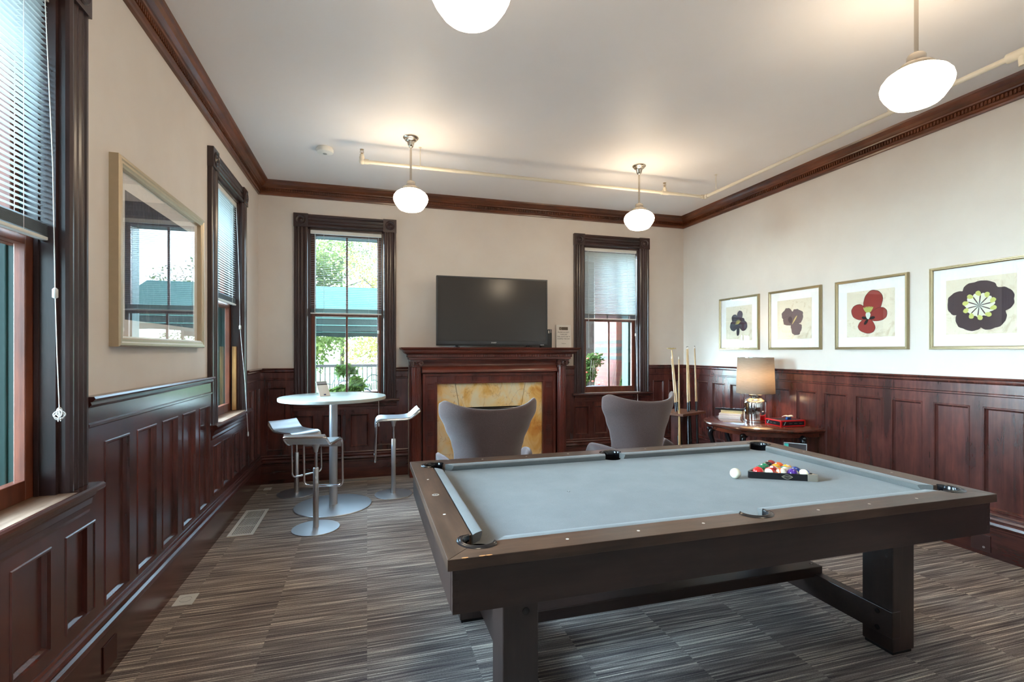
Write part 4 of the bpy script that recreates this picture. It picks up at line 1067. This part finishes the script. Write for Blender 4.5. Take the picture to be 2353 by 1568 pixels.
bk = []
for i, (lb, dx) in enumerate((('pale paper-wrapped box lying under another left of the lamp', 0), ('pale flat box lying on another box left of the lamp', .006))):
    o = empty('flat_box', (3.93+dx, 4.63, TT+i*.0285), math.radians(-52+i*3), lb, 'box', 'pale boxes under the table brush')
    MB().box(-.115, .115, -.055, .055, 0, .027).build('carton', flat('carton_pale', 206, 196, 190), o, bevel=.002)
    MB().box(-.1155, .1155, -.0555, .0555, .010, .015).build('printed_band', flat('carton_pink', 190, 160, 158), o)
br_ = empty('table_brush', (3.92, 4.63, TT+.057), math.radians(-50), 'long black-backed table brush with cream bristles on the pale boxes', 'brush')
b = MB(); b.prism([(-.15, -.018), (-.11, -.028), (.13, -.028), (.14, -.02), (.14, .02), (.13, .028), (-.11, .028), (-.15, .018)], .034, .056); b.build('handle', 'black_gloss', br_, bevel=.005)
b = MB()
for i in range(44):
    for j in range(5): x = -.085+i*.005; y = -.018+j*.009; b.cyl((x, y, .036), (x+random.uniform(-.002, .002), y*1.15, 0.0), .0022, 4)
tag(b.build('bristles', flat('bristle_cream', 222, 204, 160), br_), kind='stuff')
gb = empty('game_box', (4.105, 4.045, TT), math.radians(-3), 'red-edged black game box lying on the side table right of the lamp', 'box')
MB().box(-.145, .145, -.11, .11, 0, .062).build('red_tray', flat('game_red', 206, 24, 26, .3), gb, bevel=.003)
b = MB(); b.box(-.13, .13, -.1108, -.109, .012, .05); b.box(-.1458, -.144, -.095, .095, .012, .05); b.box(-.128, .128, -.093, .093, .0615, .0628); b.build('black_panel', flat('game_black', 26, 24, 26, .3), gb)
b = MB(); b.prism([(-.118, .014), (-.108, .014), (-.088, .048), (-.098, .048)], 0, .0006, T((0, -.1108, 0)) @ RX(PI/2)); b.prism([(-.080, .014), (-.070, .014), (-.050, .048), (-.060, .048)], 0, .0006, T((-.1458, -.0, 0)) @ RZ(-PI/2) @ T((0, 0, 0)) @ RX(PI/2)); b.build('pale_stripe', flat('game_pale', 176, 206, 204), gb)
b = MB()
for q in range(3): b.box(-.05+q*.06, -.015+q*.06, -.1114, -.1108, .026, .034); b.box(-.1464, -.1458, -.04+q*.05, -.01+q*.05, .026, .034)
b.build('printed_words', flat('game_grey', 104, 102, 104), gb)
for i, (dx, dy, rz) in enumerate(((.0, -.035, .2), (.035, -.028, .9))):
    o = MB().box(-.012, .012, -.012, .012, 0, .022).build('chalk_cube', flat('chalk_blue', 34, 84, 156), None, bevel=.003); o.location = (4.10+dx, 4.045+dy, TT+.063); o.rotation_euler = (0, 0, rz)
    tag(o, ('left' if i == 0 else 'right')+' one of two blue chalk cubes under the white packet on the game box', 'chalk', 'blue chalk cubes')
b = MB(); b.grid(lambda u, v: (-.05+.10*u, -.028+.056*v, .007*math.sin(PI*v)*(1+.6*math.sin(7*u))+.003*math.sin(13*u+5*v)), 15, 9)
o = b.build('paper_packet', 'paper', None, smooth=True, solid=.004); o.location = (4.115, 4.02, TT+.09); o.rotation_euler = (0, 0, .15); tag(o, 'crumpled white packet lying on the blue chalk on the game box', 'packet')

# acrylic board leaning behind the table
ab_ = empty('leaning_board', (3.76, 3.60, 0), math.radians(-50), 'dark glass-edged board with a teal corner leaning between pool table and side table', 'board')
lm = RX(math.radians(-12))
MB().box(-.09, .09, -.006, .006, 0, .62, lm).build('panel', flat('board_dark', 58, 50, 52, .15), ab_)
b = MB(); b.box(-.092, .092, -.008, .008, .62, .626, lm); b.box(-.094, -.09, -.008, .008, 0, .626, lm); b.box(.09, .094, -.008, .008, 0, .626, lm); b.build('pale_edge', 'acrylic', ab_)
MB().box(-.088, -.055, -.0075, -.006, .57, .615, lm).build('teal_sticker', flat('teal_sticker', 60, 190, 180), ab_)
MB().box(-.08, .08, .006, .16, 0, .012).build('foot', flat('board_dark', 58, 50, 52, .15), ab_)

# ------------------------------------------------------------------ cue stand and cues
cs = empty('cue_stand', (3.66, 5.17, 0), math.radians(23), 'wooden floor stand with a shelf holding upright pool cues in the corner', 'cue stand')
w2, d2 = .25, .19; SH = .745
o = MB().box(-w2, w2, -d2, d2, SH-.028, SH).build('shelf', wood('walnut_stand', lin(84, 48, 32), lin(140, 88, 60), 'x', .35), cs, bevel=.003)
MB().box(-w2, w2, -d2, d2, 0, .05).build('base', 'mahog_x', cs, bevel=.004)
for px_ in (-.10, .08): MB().box(px_-.03, px_+.03, -.05, .05, .05, SH-.028).build('upright', 'mahog_z', cs, bevel=.003)
M['maple'] = wood('maple_cue', lin(206, 164, 108), lin(236, 204, 154), 'z', .25, .5)
def cue(hx, hy, topx, topy, zt, label, dark=True, bridge=False, body='maple', zb=.052, pale=False):
    """hx,hy world place at shelf height ; topx, topy world top"""
    Q = empty('pool_cue' if not bridge else 'bridge_stick', (0, 0, 0), 0, label, 'cue', 'pool cues in the corner stand')
    p = Vector((hx, hy, SH)); t = Vector((topx, topy, zt)); d = (t-p).normalized(); bot = p-d*((SH-zb)/d.z)
    Q.location = bot; Ln = (t-bot).length
    def at(s): return tuple(d*s)
    sb = .82 if dark else .02
    b = MB(); b.tube([at(0), at(.3), at(sb if dark else .30)], [.0155, .0145, .0125 if dark else .0145], 14); b.build('butt', 'black_gloss' if dark else body, Q, smooth=True, auto=40)
    s0 = sb if dark else .30
    b = MB(); b.tube([at(s0), at(s0+(Ln-s0)*.5), at(Ln-.03)], [.0125 if dark else .0145, .0098, .0066], 14); b.build('shaft', body, Q, smooth=True, auto=40)
    if not bridge:
        b = MB(); b.tube([at(Ln-.03), at(Ln-.008)], .0067, 12); b.build('ferrule', 'pearl', Q, smooth=True, auto=40)
        b = MB(); b.tube([at(Ln-.008), at(Ln)], [.0067, .005], 12); b.build('tip', 'black' if not pale else 'pearl', Q, smooth=True, auto=40)
    else:
        e = Vector(at(Ln-.01)); b = MB(); pts = [(-.075, 0), (-.07, .012), (-.05, .006), (-.03, .014), (0, .008), (.03, .014), (.05, .006), (.07, .012), (.075, 0), (0, -.01)]
        b.prism(pts, -.003, .003, T(e) @ RZ(.15) @ RX(PI/2)); b.build('bridge_head', metal('bridge_brass', (.5, .38, .2, 1), .35), Q)
    return Q
cue(3.68, 5.25, 3.727, 5.45, 1.515, 'bridge stick with a brass notched head standing left in the corner stand', bridge=True)
cue(3.585, 5.15, 3.624, 5.30, 1.41, 'short pale-tipped cue beside the bridge stick in the corner stand', pale=True, dark=True)
cue(3.50, 4.965, 3.497, 4.97, 1.41, 'pale cue without a dark butt at the front corner of the stand', dark=False, pale=True)
cue(3.718, 5.10, 3.808, 5.25, 1.53, 'left one of the close pair of cues in the middle of the corner stand')
cue(3.817, 5.20, 3.895, 5.35, 1.535, 'right one of the close pair of cues in the middle of the corner stand')
cue(3.853, 5.12, 3.922, 5.25, 1.54, 'rightmost cue in the corner stand')

# ------------------------------------------------------------------ pictures
def art(shape_list, b, mats):
    for pts, mi, lift in shape_list:
        if mi not in mats: mats.append(mi)
        b.cur = mats.index(mi); k = len(pts); c_ = (sum(p[0] for p in pts)/k, sum(p[1] for p in pts)/k)
        o = len(b.v); b.v += [(c_[0], -lift, c_[1])]+[(x, -lift, z) for x, z in pts]
        for i in range(k): b.face((o, o+1+i, o+1+(i+1) % k))
def petal(cx, cz, ang, ln, wd, wob=.03, seed=0, k=36, blunt=1.5):
    rnd = random.Random(seed); ph = [rnd.uniform(0, 6.3) for _ in range(3)]; pts = []
    for i in range(k):
        t = 2*PI*i/k; r_ = 1+wob*(math.sin(5*t+ph[0])+.7*math.sin(9*t+ph[1])+.5*math.sin(14*t+ph[2]))
        x = ln/2+ln/2*math.cos(t)*r_; y = wd/2*math.sin(t)*r_*(.45+.55*(x/ln)**.6 if x > 0 else .45)*blunt/1.2
        pts.append((cx+x*math.cos(ang)-y*math.sin(ang), cz+x*math.sin(ang)+y*math.cos(ang)))
    return pts
def picture(name, loc, rz, w_, h_, label, shapes, frame='gold', fw=.028, dep=.03, matw=.095, printmat='parch', group=None):
    Pn = empty(name, loc, rz, label, 'picture', group)       # wall at local y=0, room at -y, bottom at z=0
    pr = [(0, 0), (0, -dep+.006), (.004, -dep), (.010, -dep), (.014, -dep+.004), (.020, -dep+.004), (.024, -dep+.009), (fw, -dep+.012), (fw, -.004), (fw, 0)]
    pr = [(min(a, fw) if i < 6 else a, y) for i, (a, y) in enumerate(pr)]
    sc = fw/.028; pr = [(a*sc if a != fw else fw, y) for a, y in pr]
    b = MB(); k = len(pr); vs = []; fs = []
    cor = [(-w_/2, 0, 1, 1), (w_/2, 0, -1, 1), (w_/2, h_, -1, -1), (-w_/2, h_, 1, -1)]
    for x, z, sx, sz in cor:
        for i_, y in pr: vs.append((x+sx*i_, y, z+sz*i_))
    for i in range(4):
        j = (i+1) % 4
        for q in range(k): q2 = (q+1) % k; fs.append((i*k+q, j*k+q, j*k+q2, i*k+q2))
    b.add(vs, fs); b.build('frame', frame, Pn)
    a, c_ = w_/2-fw, fw
    MB().box(-a-.002, a+.002, -.010, -.004, c_-.002, h_-c_+.002).build('mat_board', 'mat', Pn)
    m = matw; pw, ph_ = w_/2-fw-m, h_-2*fw-2*m
    o = MB().box(-pw, pw, -.0108, -.010, fw+m, h_-fw-m).build('print', printmat, Pn)
    if shapes:
        b = MB(); mats = []; sc_ = [([(x*ph_, h_/2+z*ph_) for x, z in p], mi, .0109+li*.00025) for p, mi, li in shapes]
        art(sc_, b, mats); b.build('printed_flower', mats, o)
    MB().box(-a-.001, a+.001, -.0155, -.0145, c_-.001, h_-c_+.001).build('glazing', 'pglass', Pn)
    return Pn
flat('ink_violet', 52, 34, 50); flat('ink_plum', 66, 40, 58); flat('ink_grey', 110, 92, 94); flat('ink_greydark', 70, 54, 58); flat('ink_red', 150, 46, 36); flat('ink_outline', 26, 18, 20)
flat('ink_black', 30, 24, 28); flat('ink_lime', 196, 200, 110); flat('ink_cream', 228, 226, 208); flat('ink_eggplant', 62, 44, 50); flat('ink_pale', 214, 222, 208); flat('ink_yellow', 214, 196, 120)
def outlined(p, mi, li, grow=1.045, oc='ink_outline'):
    k = len(p); c_ = (sum(q[0] for q in p)/k, sum(q[1] for q in p)/k)
    return [([(c_[0]+(x-c_[0])*grow, c_[1]+(z-c_[1])*grow) for x, z in p], oc, li), (p, mi, li+1)]
D = math.radians
f1 = []
for i, (a, ln, wd) in enumerate(((78, .36, .21), (138, .33, .22), (22, .25, .16), (200, .35, .27), (338, .35, .27), (266, .36, .11))): f1 += outlined(petal(0, 0, D(a), ln, wd, .02, i), 'ink_violet' if i % 2 else 'ink_plum', 2*i)
for i in range(9): a = D(40+i*18); f1.append((petal(0, -.02, a, .13, .012, 0, i, 10), 'ink_yellow', 14))
f2 = []
for i, (a, ln, wd) in enumerate(((118, .43, .33), (48, .42, .34), (320, .34, .30), (150, .28, .2))): f2 += outlined(petal(-.07, -.12, D(a), ln, wd, .05, 10+i), 'ink_grey', 2*i, 1.03)
f2.append((petal(-.09, -.10, D(100), .17, .12, .02, 3), 'ink_greydark', 10)); f2.append((petal(-.05, -.13, D(55), .26, .035, 0, 4), 'ink_yellow', 11))
f3 = []
for i, (a, ln, wd) in enumerate(((76, .60, .38), (146, .44, .30), (18, .40, .26), (255, .32, .36))): f3 += outlined(petal(-.02, -.10, D(a), ln, wd, .012, 20+i), 'ink_red', 2*i, 1.035)
for i, a in enumerate((10, 165, 235)): f3.append((petal(-.03, -.11, D(a), .15, .06, 0, i, 12), 'ink_black', 10))
f3.append((petal(-.03, -.12, D(92), .16, .10, .03, 7), 'ink_pale', 11))
for i in range(7): f3.append((petal(-.03+.012*(i-3), .02, D(120-i*10), .14, .03, 0, i, 10), 'ink_lime', 12))
f4 = []
for i, (a, ln, wd) in enumerate(((88, .43, .50), (16, .50, .40), (308, .47, .42), (238, .47, .42), (168, .50, .42))): f4 += outlined(petal(0, 0, D(a), ln, wd, .025, 30+i, 44), 'ink_eggplant', 2*i, 1.015)
f4.append(([(.215*(1+.09*math.sin(11*t))*math.cos(t), .205*(1+.09*math.sin(11*t))*math.sin(t)) for t in [2*PI*i/60 for i in range(60)]], 'ink_cream', 12))
f4.append((petal(-.07, 0, 0, .14, .14, 0, 1), 'ink_pale', 13))
for i in range(10):
    a = D(i*36+12); f4.append((petal(0, 0, a, .22, .018, 0, i, 10), 'ink_eggplant', 14)); f4.append((petal(.17*math.cos(a), .17*math.sin(a), a+.7, .10, .075, .03, i, 14), 'ink_lime', 15))
FLG = 'gilt framed flower prints on the right wall'
for (ya, yb), lab, sh in (((4.607, 5.262), 'gilt-framed print of a dark violet flower, farthest of the wall row near the corner', f1), ((3.802, 4.460), 'gilt-framed print of a greyish ruffled flower above the table lamp', f2),
                          ((2.985, 3.645), 'gilt-framed print of a red flower, between the grey and the dark purple one', f3), ((2.165, 2.823), 'gilt-framed print of a big dark purple flower with yellow stamens at the right edge', f4)):
    picture('framed_print', (R, (ya+yb)/2, 1.492), -PI/2, yb-ya, .642, lab, sh, 'gold', .024, .030, .088, group=FLG)
picture('framed_picture', (L, 3.372, 1.50), PI/2, 1.262, .912, 'large silver-gold framed picture of dark blue tones behind reflecting glass, on the left wall', None, 'silver_gilt', .05, .045, .085, 'print_blue')

# ------------------------------------------------------------------ floor fittings
fv = empty('floor_vent', (-.975, 4.715, 0), math.radians(0), 'long white slotted floor register by the left wall', 'vent')
wv_, lv_ = .095, .335
b = MB(); b.box(-wv_, wv_, -lv_, -lv_+.03, 0, .006); b.box(-wv_, wv_, lv_-.03, lv_, 0, .006); b.box(-wv_, -wv_+.022, -lv_+.03, lv_-.03, 0, .006); b.box(wv_-.022, wv_, -lv_+.03, lv_-.03, 0, .006)
b.build('rim', 'white', fv, bevel=.001)
b = MB()
for i in range(12): x = -wv_+.024+i*(2*wv_-.048)/11; b.box(x-.0028, x+.0028, -lv_+.03, lv_-.03, .001, .0055)
for y in (-.1, .1): b.box(-wv_+.022, wv_-.022, y-.003, y+.003, .001, .0055)
b.build('grille_bars', 'white', fv)
MB().box(-wv_+.02, wv_-.02, -lv_+.028, lv_-.028, .0004, .001).build('dark_slot', 'black', fv)
def outlet(x, y, sx, sy, label, mat='white'):
    o = empty('floor_outlet', (x, y, 0), 0, label, 'outlet', 'floor socket plates')
    MB().box(-sx, sx, -sy, sy, 0, .005).build('plate', mat, o, bevel=.0015)
    b = MB()
    for s_ in (-1, 1): b.tube([(sx*.55*math.cos(i*PI/8+ (0 if s_ > 0 else PI)), s_*sy*.12+sy*.35*math.sin(i*PI/8+(0 if s_ > 0 else PI)), .0052) for i in range(9)], .0010, 5)
    b.build('socket_lid', plain('outlet_groove', lin(150, 150, 150), .5) if 'og' not in M else M['og'], o)
outlet(-1.032, 3.345, .052, .068, 'white floor outlet plate nearest the camera by the left baseboard')
outlet(-1.02, 5.78, .036, .046, 'small cream floor outlet plate in the far left corner')
o = tag(MB().box(-.62, .12, 5.87, 5.93, 0, .006).build('floor_strip', plain('grey_floor_strip', lin(128, 122, 116), .5), bevel=.001), 'flat grey metal strip on the carpet under the back window', 'floor strip')
for par, nm, m_ in ((bl, 'outlet_cover', T((L+.036, 2.66, 0)) @ RZ(0)),):
    MB().box(0, .006, -.06, .06, .045, .165, m_).build(nm, plain('brown_cover', lin(70, 34, 28), .4), par, bevel=.002)
o = MB().box(-.006, 0, -.06, .06, .03, .15, T((R-.036, 2.47, 0))).build('outlet_cover', plain('dark_brown_cover', lin(62, 32, 26), .4), brd, bevel=.002)
b = MB(); b.lathe([(.008, 0), (.008, .003)], 12, T((R-.042, 2.45, .06)) @ RY(-PI/2)); b.build('socket_screw', 'brushed', o)

# ------------------------------------------------------------------ outside
tag(MB().box(-40, 45, B+WT+.02, 16, -.15, -.02).build('patio', 'concrete'), kind='structure')
tag(MB().box(-40, L-WT-.02, -20, B+WT+.02, -.15, -.02).build('side_yard', 'concrete'), kind='structure')
tag(MB().box(-60, 60, 16, 90, -.16, -.03).build('lawn', 'grass'), kind='structure')
tag(MB().box(-40, 45, -30, F-WT-.02, -.15, -.02).build('front_yard', 'concrete'), kind='structure')
# brick pier
bp_ = empty('brick_pier', (4.30, 7.75, 0), 0, 'orange-red brick building corner with black brick bands beyond the right window', 'building')
MB().box(-.34, 1.8, -.42, .38, -.02, 5.2).build('brickwork', 'brick', bp_)
b = MB()
for za, zb_ in ((1.60, 1.656), (1.44, 1.548), (1.333, 1.39)): b.box(-.345, 1.805, -.425, .385, za, zb_)
b.build('black_bands', 'dark_brick', bp_)
MB().lathe([(.05, -.02), (.05, 3.3)], 16, T((-.18, -.53, 0))).build('drainpipe', 'green_paint', bp_, smooth=True, auto=50)
gp = empty('porch_post', (4.10, 8.75, 0), 0, 'brown-grey wooden post left of the brick corner', 'post')
MB().box(-.10, .10, -.10, .10, -.02, 3.2).build('shaft', plain('post_brown', lin(66, 56, 48), .7), gp)
MB().box(-.14, .14, -.14, .14, -.02, .12).build('foot_block', plain('post_foot', lin(90, 78, 70), .7), gp)
# foliage
def leaves(b, c, rad, k, size, rnd, squash=.8):
    for i in range(k):
        d = Vector((rnd.gauss(0, 1), rnd.gauss(0, 1), rnd.gauss(0, 1))).normalized()*(rnd.random()**.45); p = Vector(c)+Vector((d.x*rad, d.y*rad, d.z*rad*squash))
        a = Vector((rnd.gauss(0, 1), rnd.gauss(0, 1), rnd.gauss(0, 1))).normalized(); bb = a.orthogonal().normalized()*.5; s = size*rnd.uniform(.6, 1.3)
        o = len(b.v); b.v += [tuple(p-a*s), tuple(p+bb*s), tuple(p+a*s), tuple(p-bb*s)]; b.face((o, o+1, o+2, o+3))
def tree(x, y, h_, cr, label, mat, seed, k=6000, size=.10):
    rnd = random.Random(seed); t = empty('tree', (x, y, -.03), 0, label, 'tree', 'trees beyond the patio')
    b = MB(); b.tube([(0, 0, 0), (.05, .03, h_*.25), (-.03, .05, h_*.5), (0, 0, h_*.8)], [.16, .13, .10, .04], 10)
    for i in range(7):
        a = rnd.uniform(0, 6.3); z = h_*rnd.uniform(.3, .6); b.tube([(0, 0, z), (cr*.4*math.cos(a), cr*.4*math.sin(a), z+.6), (cr*.8*math.cos(a), cr*.8*math.sin(a), z+1.2)], [.06, .04, .015], 6)
    b.build('trunk', 'bark', t, smooth=True)
    b = MB()
    for i in range(22):
        a = rnd.uniform(0, 6.3); rr = cr*rnd.uniform(.1, .8); z = h_*rnd.uniform(.17, .95); leaves(b, (rr*math.cos(a), rr*math.sin(a), z), cr*.40, k//22, size, rnd)
    tag(b.build('foliage', mat, t), kind='stuff')
tree(-2.6, 21, 6.2, 2.4, 'pale green tree with low branches left of the patio gap', 'leaf', 3)
tree(1.2, 26, 7.5, 2.8, 'golden-green tree behind the patio on the right', 'leaf_gold', 5)
tree(-1.6, 34, 10, 4.0, 'tall light green tree farthest back', 'leaf', 9)
tree(-7.5, 27, 8, 3.0, 'broad golden tree at the far left of the lawn', 'leaf_gold', 13)
tree(6.5, 33, 8, 3.2, 'leafy green tree at the far right of the lawn', 'leaf', 17)
# railing
rl = empty('patio_railing', (0, 15.2, 0), 0, 'grey wooden railing along the far side of the patio', 'railing')
gw = plain('weathered_wood', lin(58, 50, 46), .8)
MB().box(-3.4, 2.4, -.05, .05, 1.0, 1.08).build('top_rail', gw, rl); MB().box(-3.4, 2.4, -.03, .03, .18, .24).build('bottom_rail', gw, rl)
for i in range(7): x = -3.35+i*.94; MB().box(x-.06, x+.06, -.06, .06, -.02, 1.12).build('post', gw, rl)
b = MB()
for i in range(44):
    x = -3.25+i*.13; b.box(x-.012, x+.012, -.012, .012, .24, 1.0)
b.build('balusters', gw, rl)
# canopy
um = empty('canopy_tent', (-.3, 10.6, -.02), 0, 'dark green canopy tent seen through the window behind the bar table', 'canopy')
can = leafm('green_canvas', lin(74, 100, 92), lin(84, 110, 102))
def vz(x, y, z): return (x, y, z+.02)
b = MB(); b.add([vz(-1.9, -1.7, 2.08), vz(1.9, -1.7, 2.08), vz(1.9, 0, 2.78), vz(-1.9, 0, 2.78), vz(-1.9, 1.7, 2.08), vz(1.9, 1.7, 2.08)], [(0, 1, 2, 3), (3, 2, 5, 4)]); b.build('roof_canvas', can, um, solid=.006)
for yy in (-1.7, 1.7):
    b = MB(); b.grid(lambda u, v, yy=yy: (-1.9+3.8*u, yy+.012*math.sin(40*u), 2.10-.27*v+.012*math.sin(25*u)*v), 60, 3); o = b.build('valance', 'green_paint', um, solid=.004)
    for zz in (2.055, 1.935): MB().box(-1.9, 1.9, yy-.022, yy-.014, zz-.006, zz+.006).build('pale_seam', flat('seam_mint', 96, 140, 128), o)
for sx in (-1.85, 1.85):
    for yy in (-1.65, 1.65): MB().cyl((sx, yy, 0), (sx, yy, 2.1), .025, 10).build('pole', 'bark', um)
b = MB(); b.tube([(-.15, -1.6, 2.0), (.1, -1.6, 1.9), (.35, -1.6, 1.98)], .004, 5); b.build('lamp_string', 'white', um)
for xx in (-.13, .12, .34): MB().sphere((xx, -1.62, 2.0), .05, 12, 8).build('hanging_bulb', 'white', um, smooth=True)
# patio furniture
def patio_chair(x, y, rz, label):
    c_ = empty('patio_chair', (x, y, -.02), rz, label, 'chair', 'wire patio chairs outside'); m_ = 'black'
    b = MB(); b.tube([(-.24, -.2, .44)]+[(-.24*math.cos(PI*i/12), -.23-.05*math.sin(PI*i/12), .55+.33*math.sin(PI*i/12)) for i in range(13)]+[(.24, -.2, .44)], .011, 6)
    b.tube([(-.15*math.cos(PI*i/10), -.24, .5+.24*math.sin(PI*i/10)) for i in range(11)], .008, 6); b.tube([(0, -.22, .44), (0, -.27, .88)], .008, 6); b.build('back_hoop', m_, c_)
    b = MB(); b.tube([(.23*math.cos(i*PI/12), .23*math.sin(i*PI/12), .44) for i in range(24)], .012, 6, closed=True)
    for i in range(7): xx = -.18+i*.06; hh = math.sqrt(max(.0, .23**2-xx**2)); b.cyl((xx, -hh, .44), (xx, hh, .44), .004, 5)
    b.build('seat', m_, c_)
    for sx in (-1, 1):
        for sy in (-1, 1): MB().cyl((sx*.16, sy*.16, .44), (sx*.22, sy*.22, 0), .011, 8).build('leg', m_, c_)
        MB().tube([(sx*.25, -.22, .62), (sx*.28, .0, .66), (sx*.26, .18, .64), (sx*.22, .2, .44)], .010, 6).build('armrest', m_, c_)
def patio_table(x, y, label):
    t = empty('patio_table', (x, y, -.02), 0, label, 'table', 'round patio tables outside')
    MB().lathe([(.45, .70), (.46, .705), (.46, .72), (.002, .72)], 36).build('tabletop', plain('patio_white', lin(210, 206, 200), .4), t, smooth=True, auto=30)
    MB().cyl((0, 0, .02), (0, 0, .70), .03, 12).build('pedestal', 'black', t); MB().lathe([(.25, 0), (.25, .02), (.04, .04)], 24).build('base', 'black', t)
patio_table(-.78, 9.25, 'pale round patio table beyond the left half of the window')
patio_table(.28, 9.8, 'pale round patio table beyond the right half of the window')
patio_table(-.3, 12.8, 'pale round patio table farther off, near the railing')
patio_chair(-1.05, 8.55, .3, 'wire patio chair nearest the window on the left'); patio_chair(.02, 8.75, -.3, 'wire patio chair nearest the window on the right')
patio_chair(-.5, 10.45, 2.9, 'wire patio chair between the two near patio tables'); patio_chair(.75, 9.3, 1.7, 'wire patio chair right of the right-hand patio table')
patio_chair(-.7, 13.3, 2.9, 'wire patio chair near the railing on the left'); patio_chair(.25, 13.1, -2.8, 'wire patio chair near the railing on the right')
def shrub(x, y, h_, rad, label, pot=True, flowers=None, seed=1, k=900, size=.05, zbase=-.02):
    rnd = random.Random(seed); s = empty('potted_shrub' if pot else 'flower_bush', (x, y, zbase), 0, label, 'plant')
    zp = 0
    if pot: MB().lathe([(.14, 0), (.2, .32), (.22, .34), (.2, .36), (.02, .35)], 24).build('pot', 'black', s, smooth=True, auto=40); zp = .35
    b = MB()
    for i in range(8): a = rnd.uniform(0, 6.3); b.tube([(0, 0, zp), (rad*.4*math.cos(a), rad*.4*math.sin(a), zp+(h_-zp)*.5), (rad*.6*math.cos(a), rad*.6*math.sin(a), zp+(h_-zp)*.95)], [.012, .009, .004], 5)
    b.build('stem', 'bark', s)
    b = MB()
    for i in range(12): a = rnd.uniform(0, 6.3); q = rnd.uniform(.1, .7); leaves(b, (rad*q*math.cos(a), rad*q*math.sin(a), zp+(h_-zp)*rnd.uniform(.15, .95)), rad*.45, k//12, size, rnd)
    tag(b.build('foliage', 'leaf_dark', s), kind='stuff')
    if flowers:
        b = MB()
        for i in range(flowers):
            a = rnd.uniform(0, 6.3); q = rnd.uniform(.5, 1.05); b.sphere((rad*q*math.cos(a), rad*q*math.sin(a), zp+(h_-zp)*rnd.uniform(.25, 1.0)), .022, 8, 5, (1, 1, .5))
        tag(b.build('blossoms', flat('blossom_red', 214, 64, 44), s), kind='stuff')
shrub(-.30, 7.6, 1.28, .26, 'leafy potted shrub outside the window behind the bar table', True, 8, 4)
shrub(3.47, 7.5, 1.42, .36, 'bush with small red flowers outside the right-hand back window', False, 46, 6, 2600, .036)
shrub(3.98, 7.1, 1.15, .10, 'thin climbing plant at the brick corner', False, None, 8, 160, .04)
rcx = tag(MB().sphere((3.32, 6.72, .93), .17, 18, 10, (1.2, 1, .18)).build('garden_stool', flat('stool_lid', 60, 54, 54), None, smooth=True), 'dark rounded lid of an outdoor bin below the right-hand back window', 'outdoor bin')
MB().lathe([(.17, -.02), (.19, .9)], 24, T((3.32, 6.72, 0))).build('bin_body', flat('stool_lid', 60, 54, 54), rcx, smooth=True, auto=50)
rcx.name = 'outdoor_bin'
# green screens outside the left windows
def screen(x, y, rz, label):
    s = empty('garden_screen', (x, y, -.02), rz, label, 'screen', 'green boarded screens outside')
    for sx in (-1, 1): MB().box(sx*.95-.05, sx*.95+.05, -.05, .05, 0, 4.8).build('post', 'teal_paint', s)
    b = MB()
    for i in range(17): xx = -.85+i*.106; b.box(xx-.045, xx+.045, -.012, .012, .1, 4.7)
    b.build('boards', 'green_paint', s)
screen(-2.66, 3.9, 0, 'dark green boarded screen outside the nearest left window')
screen(-2.78, 8.0, 0, 'dark green boarded screen outside the far left window')
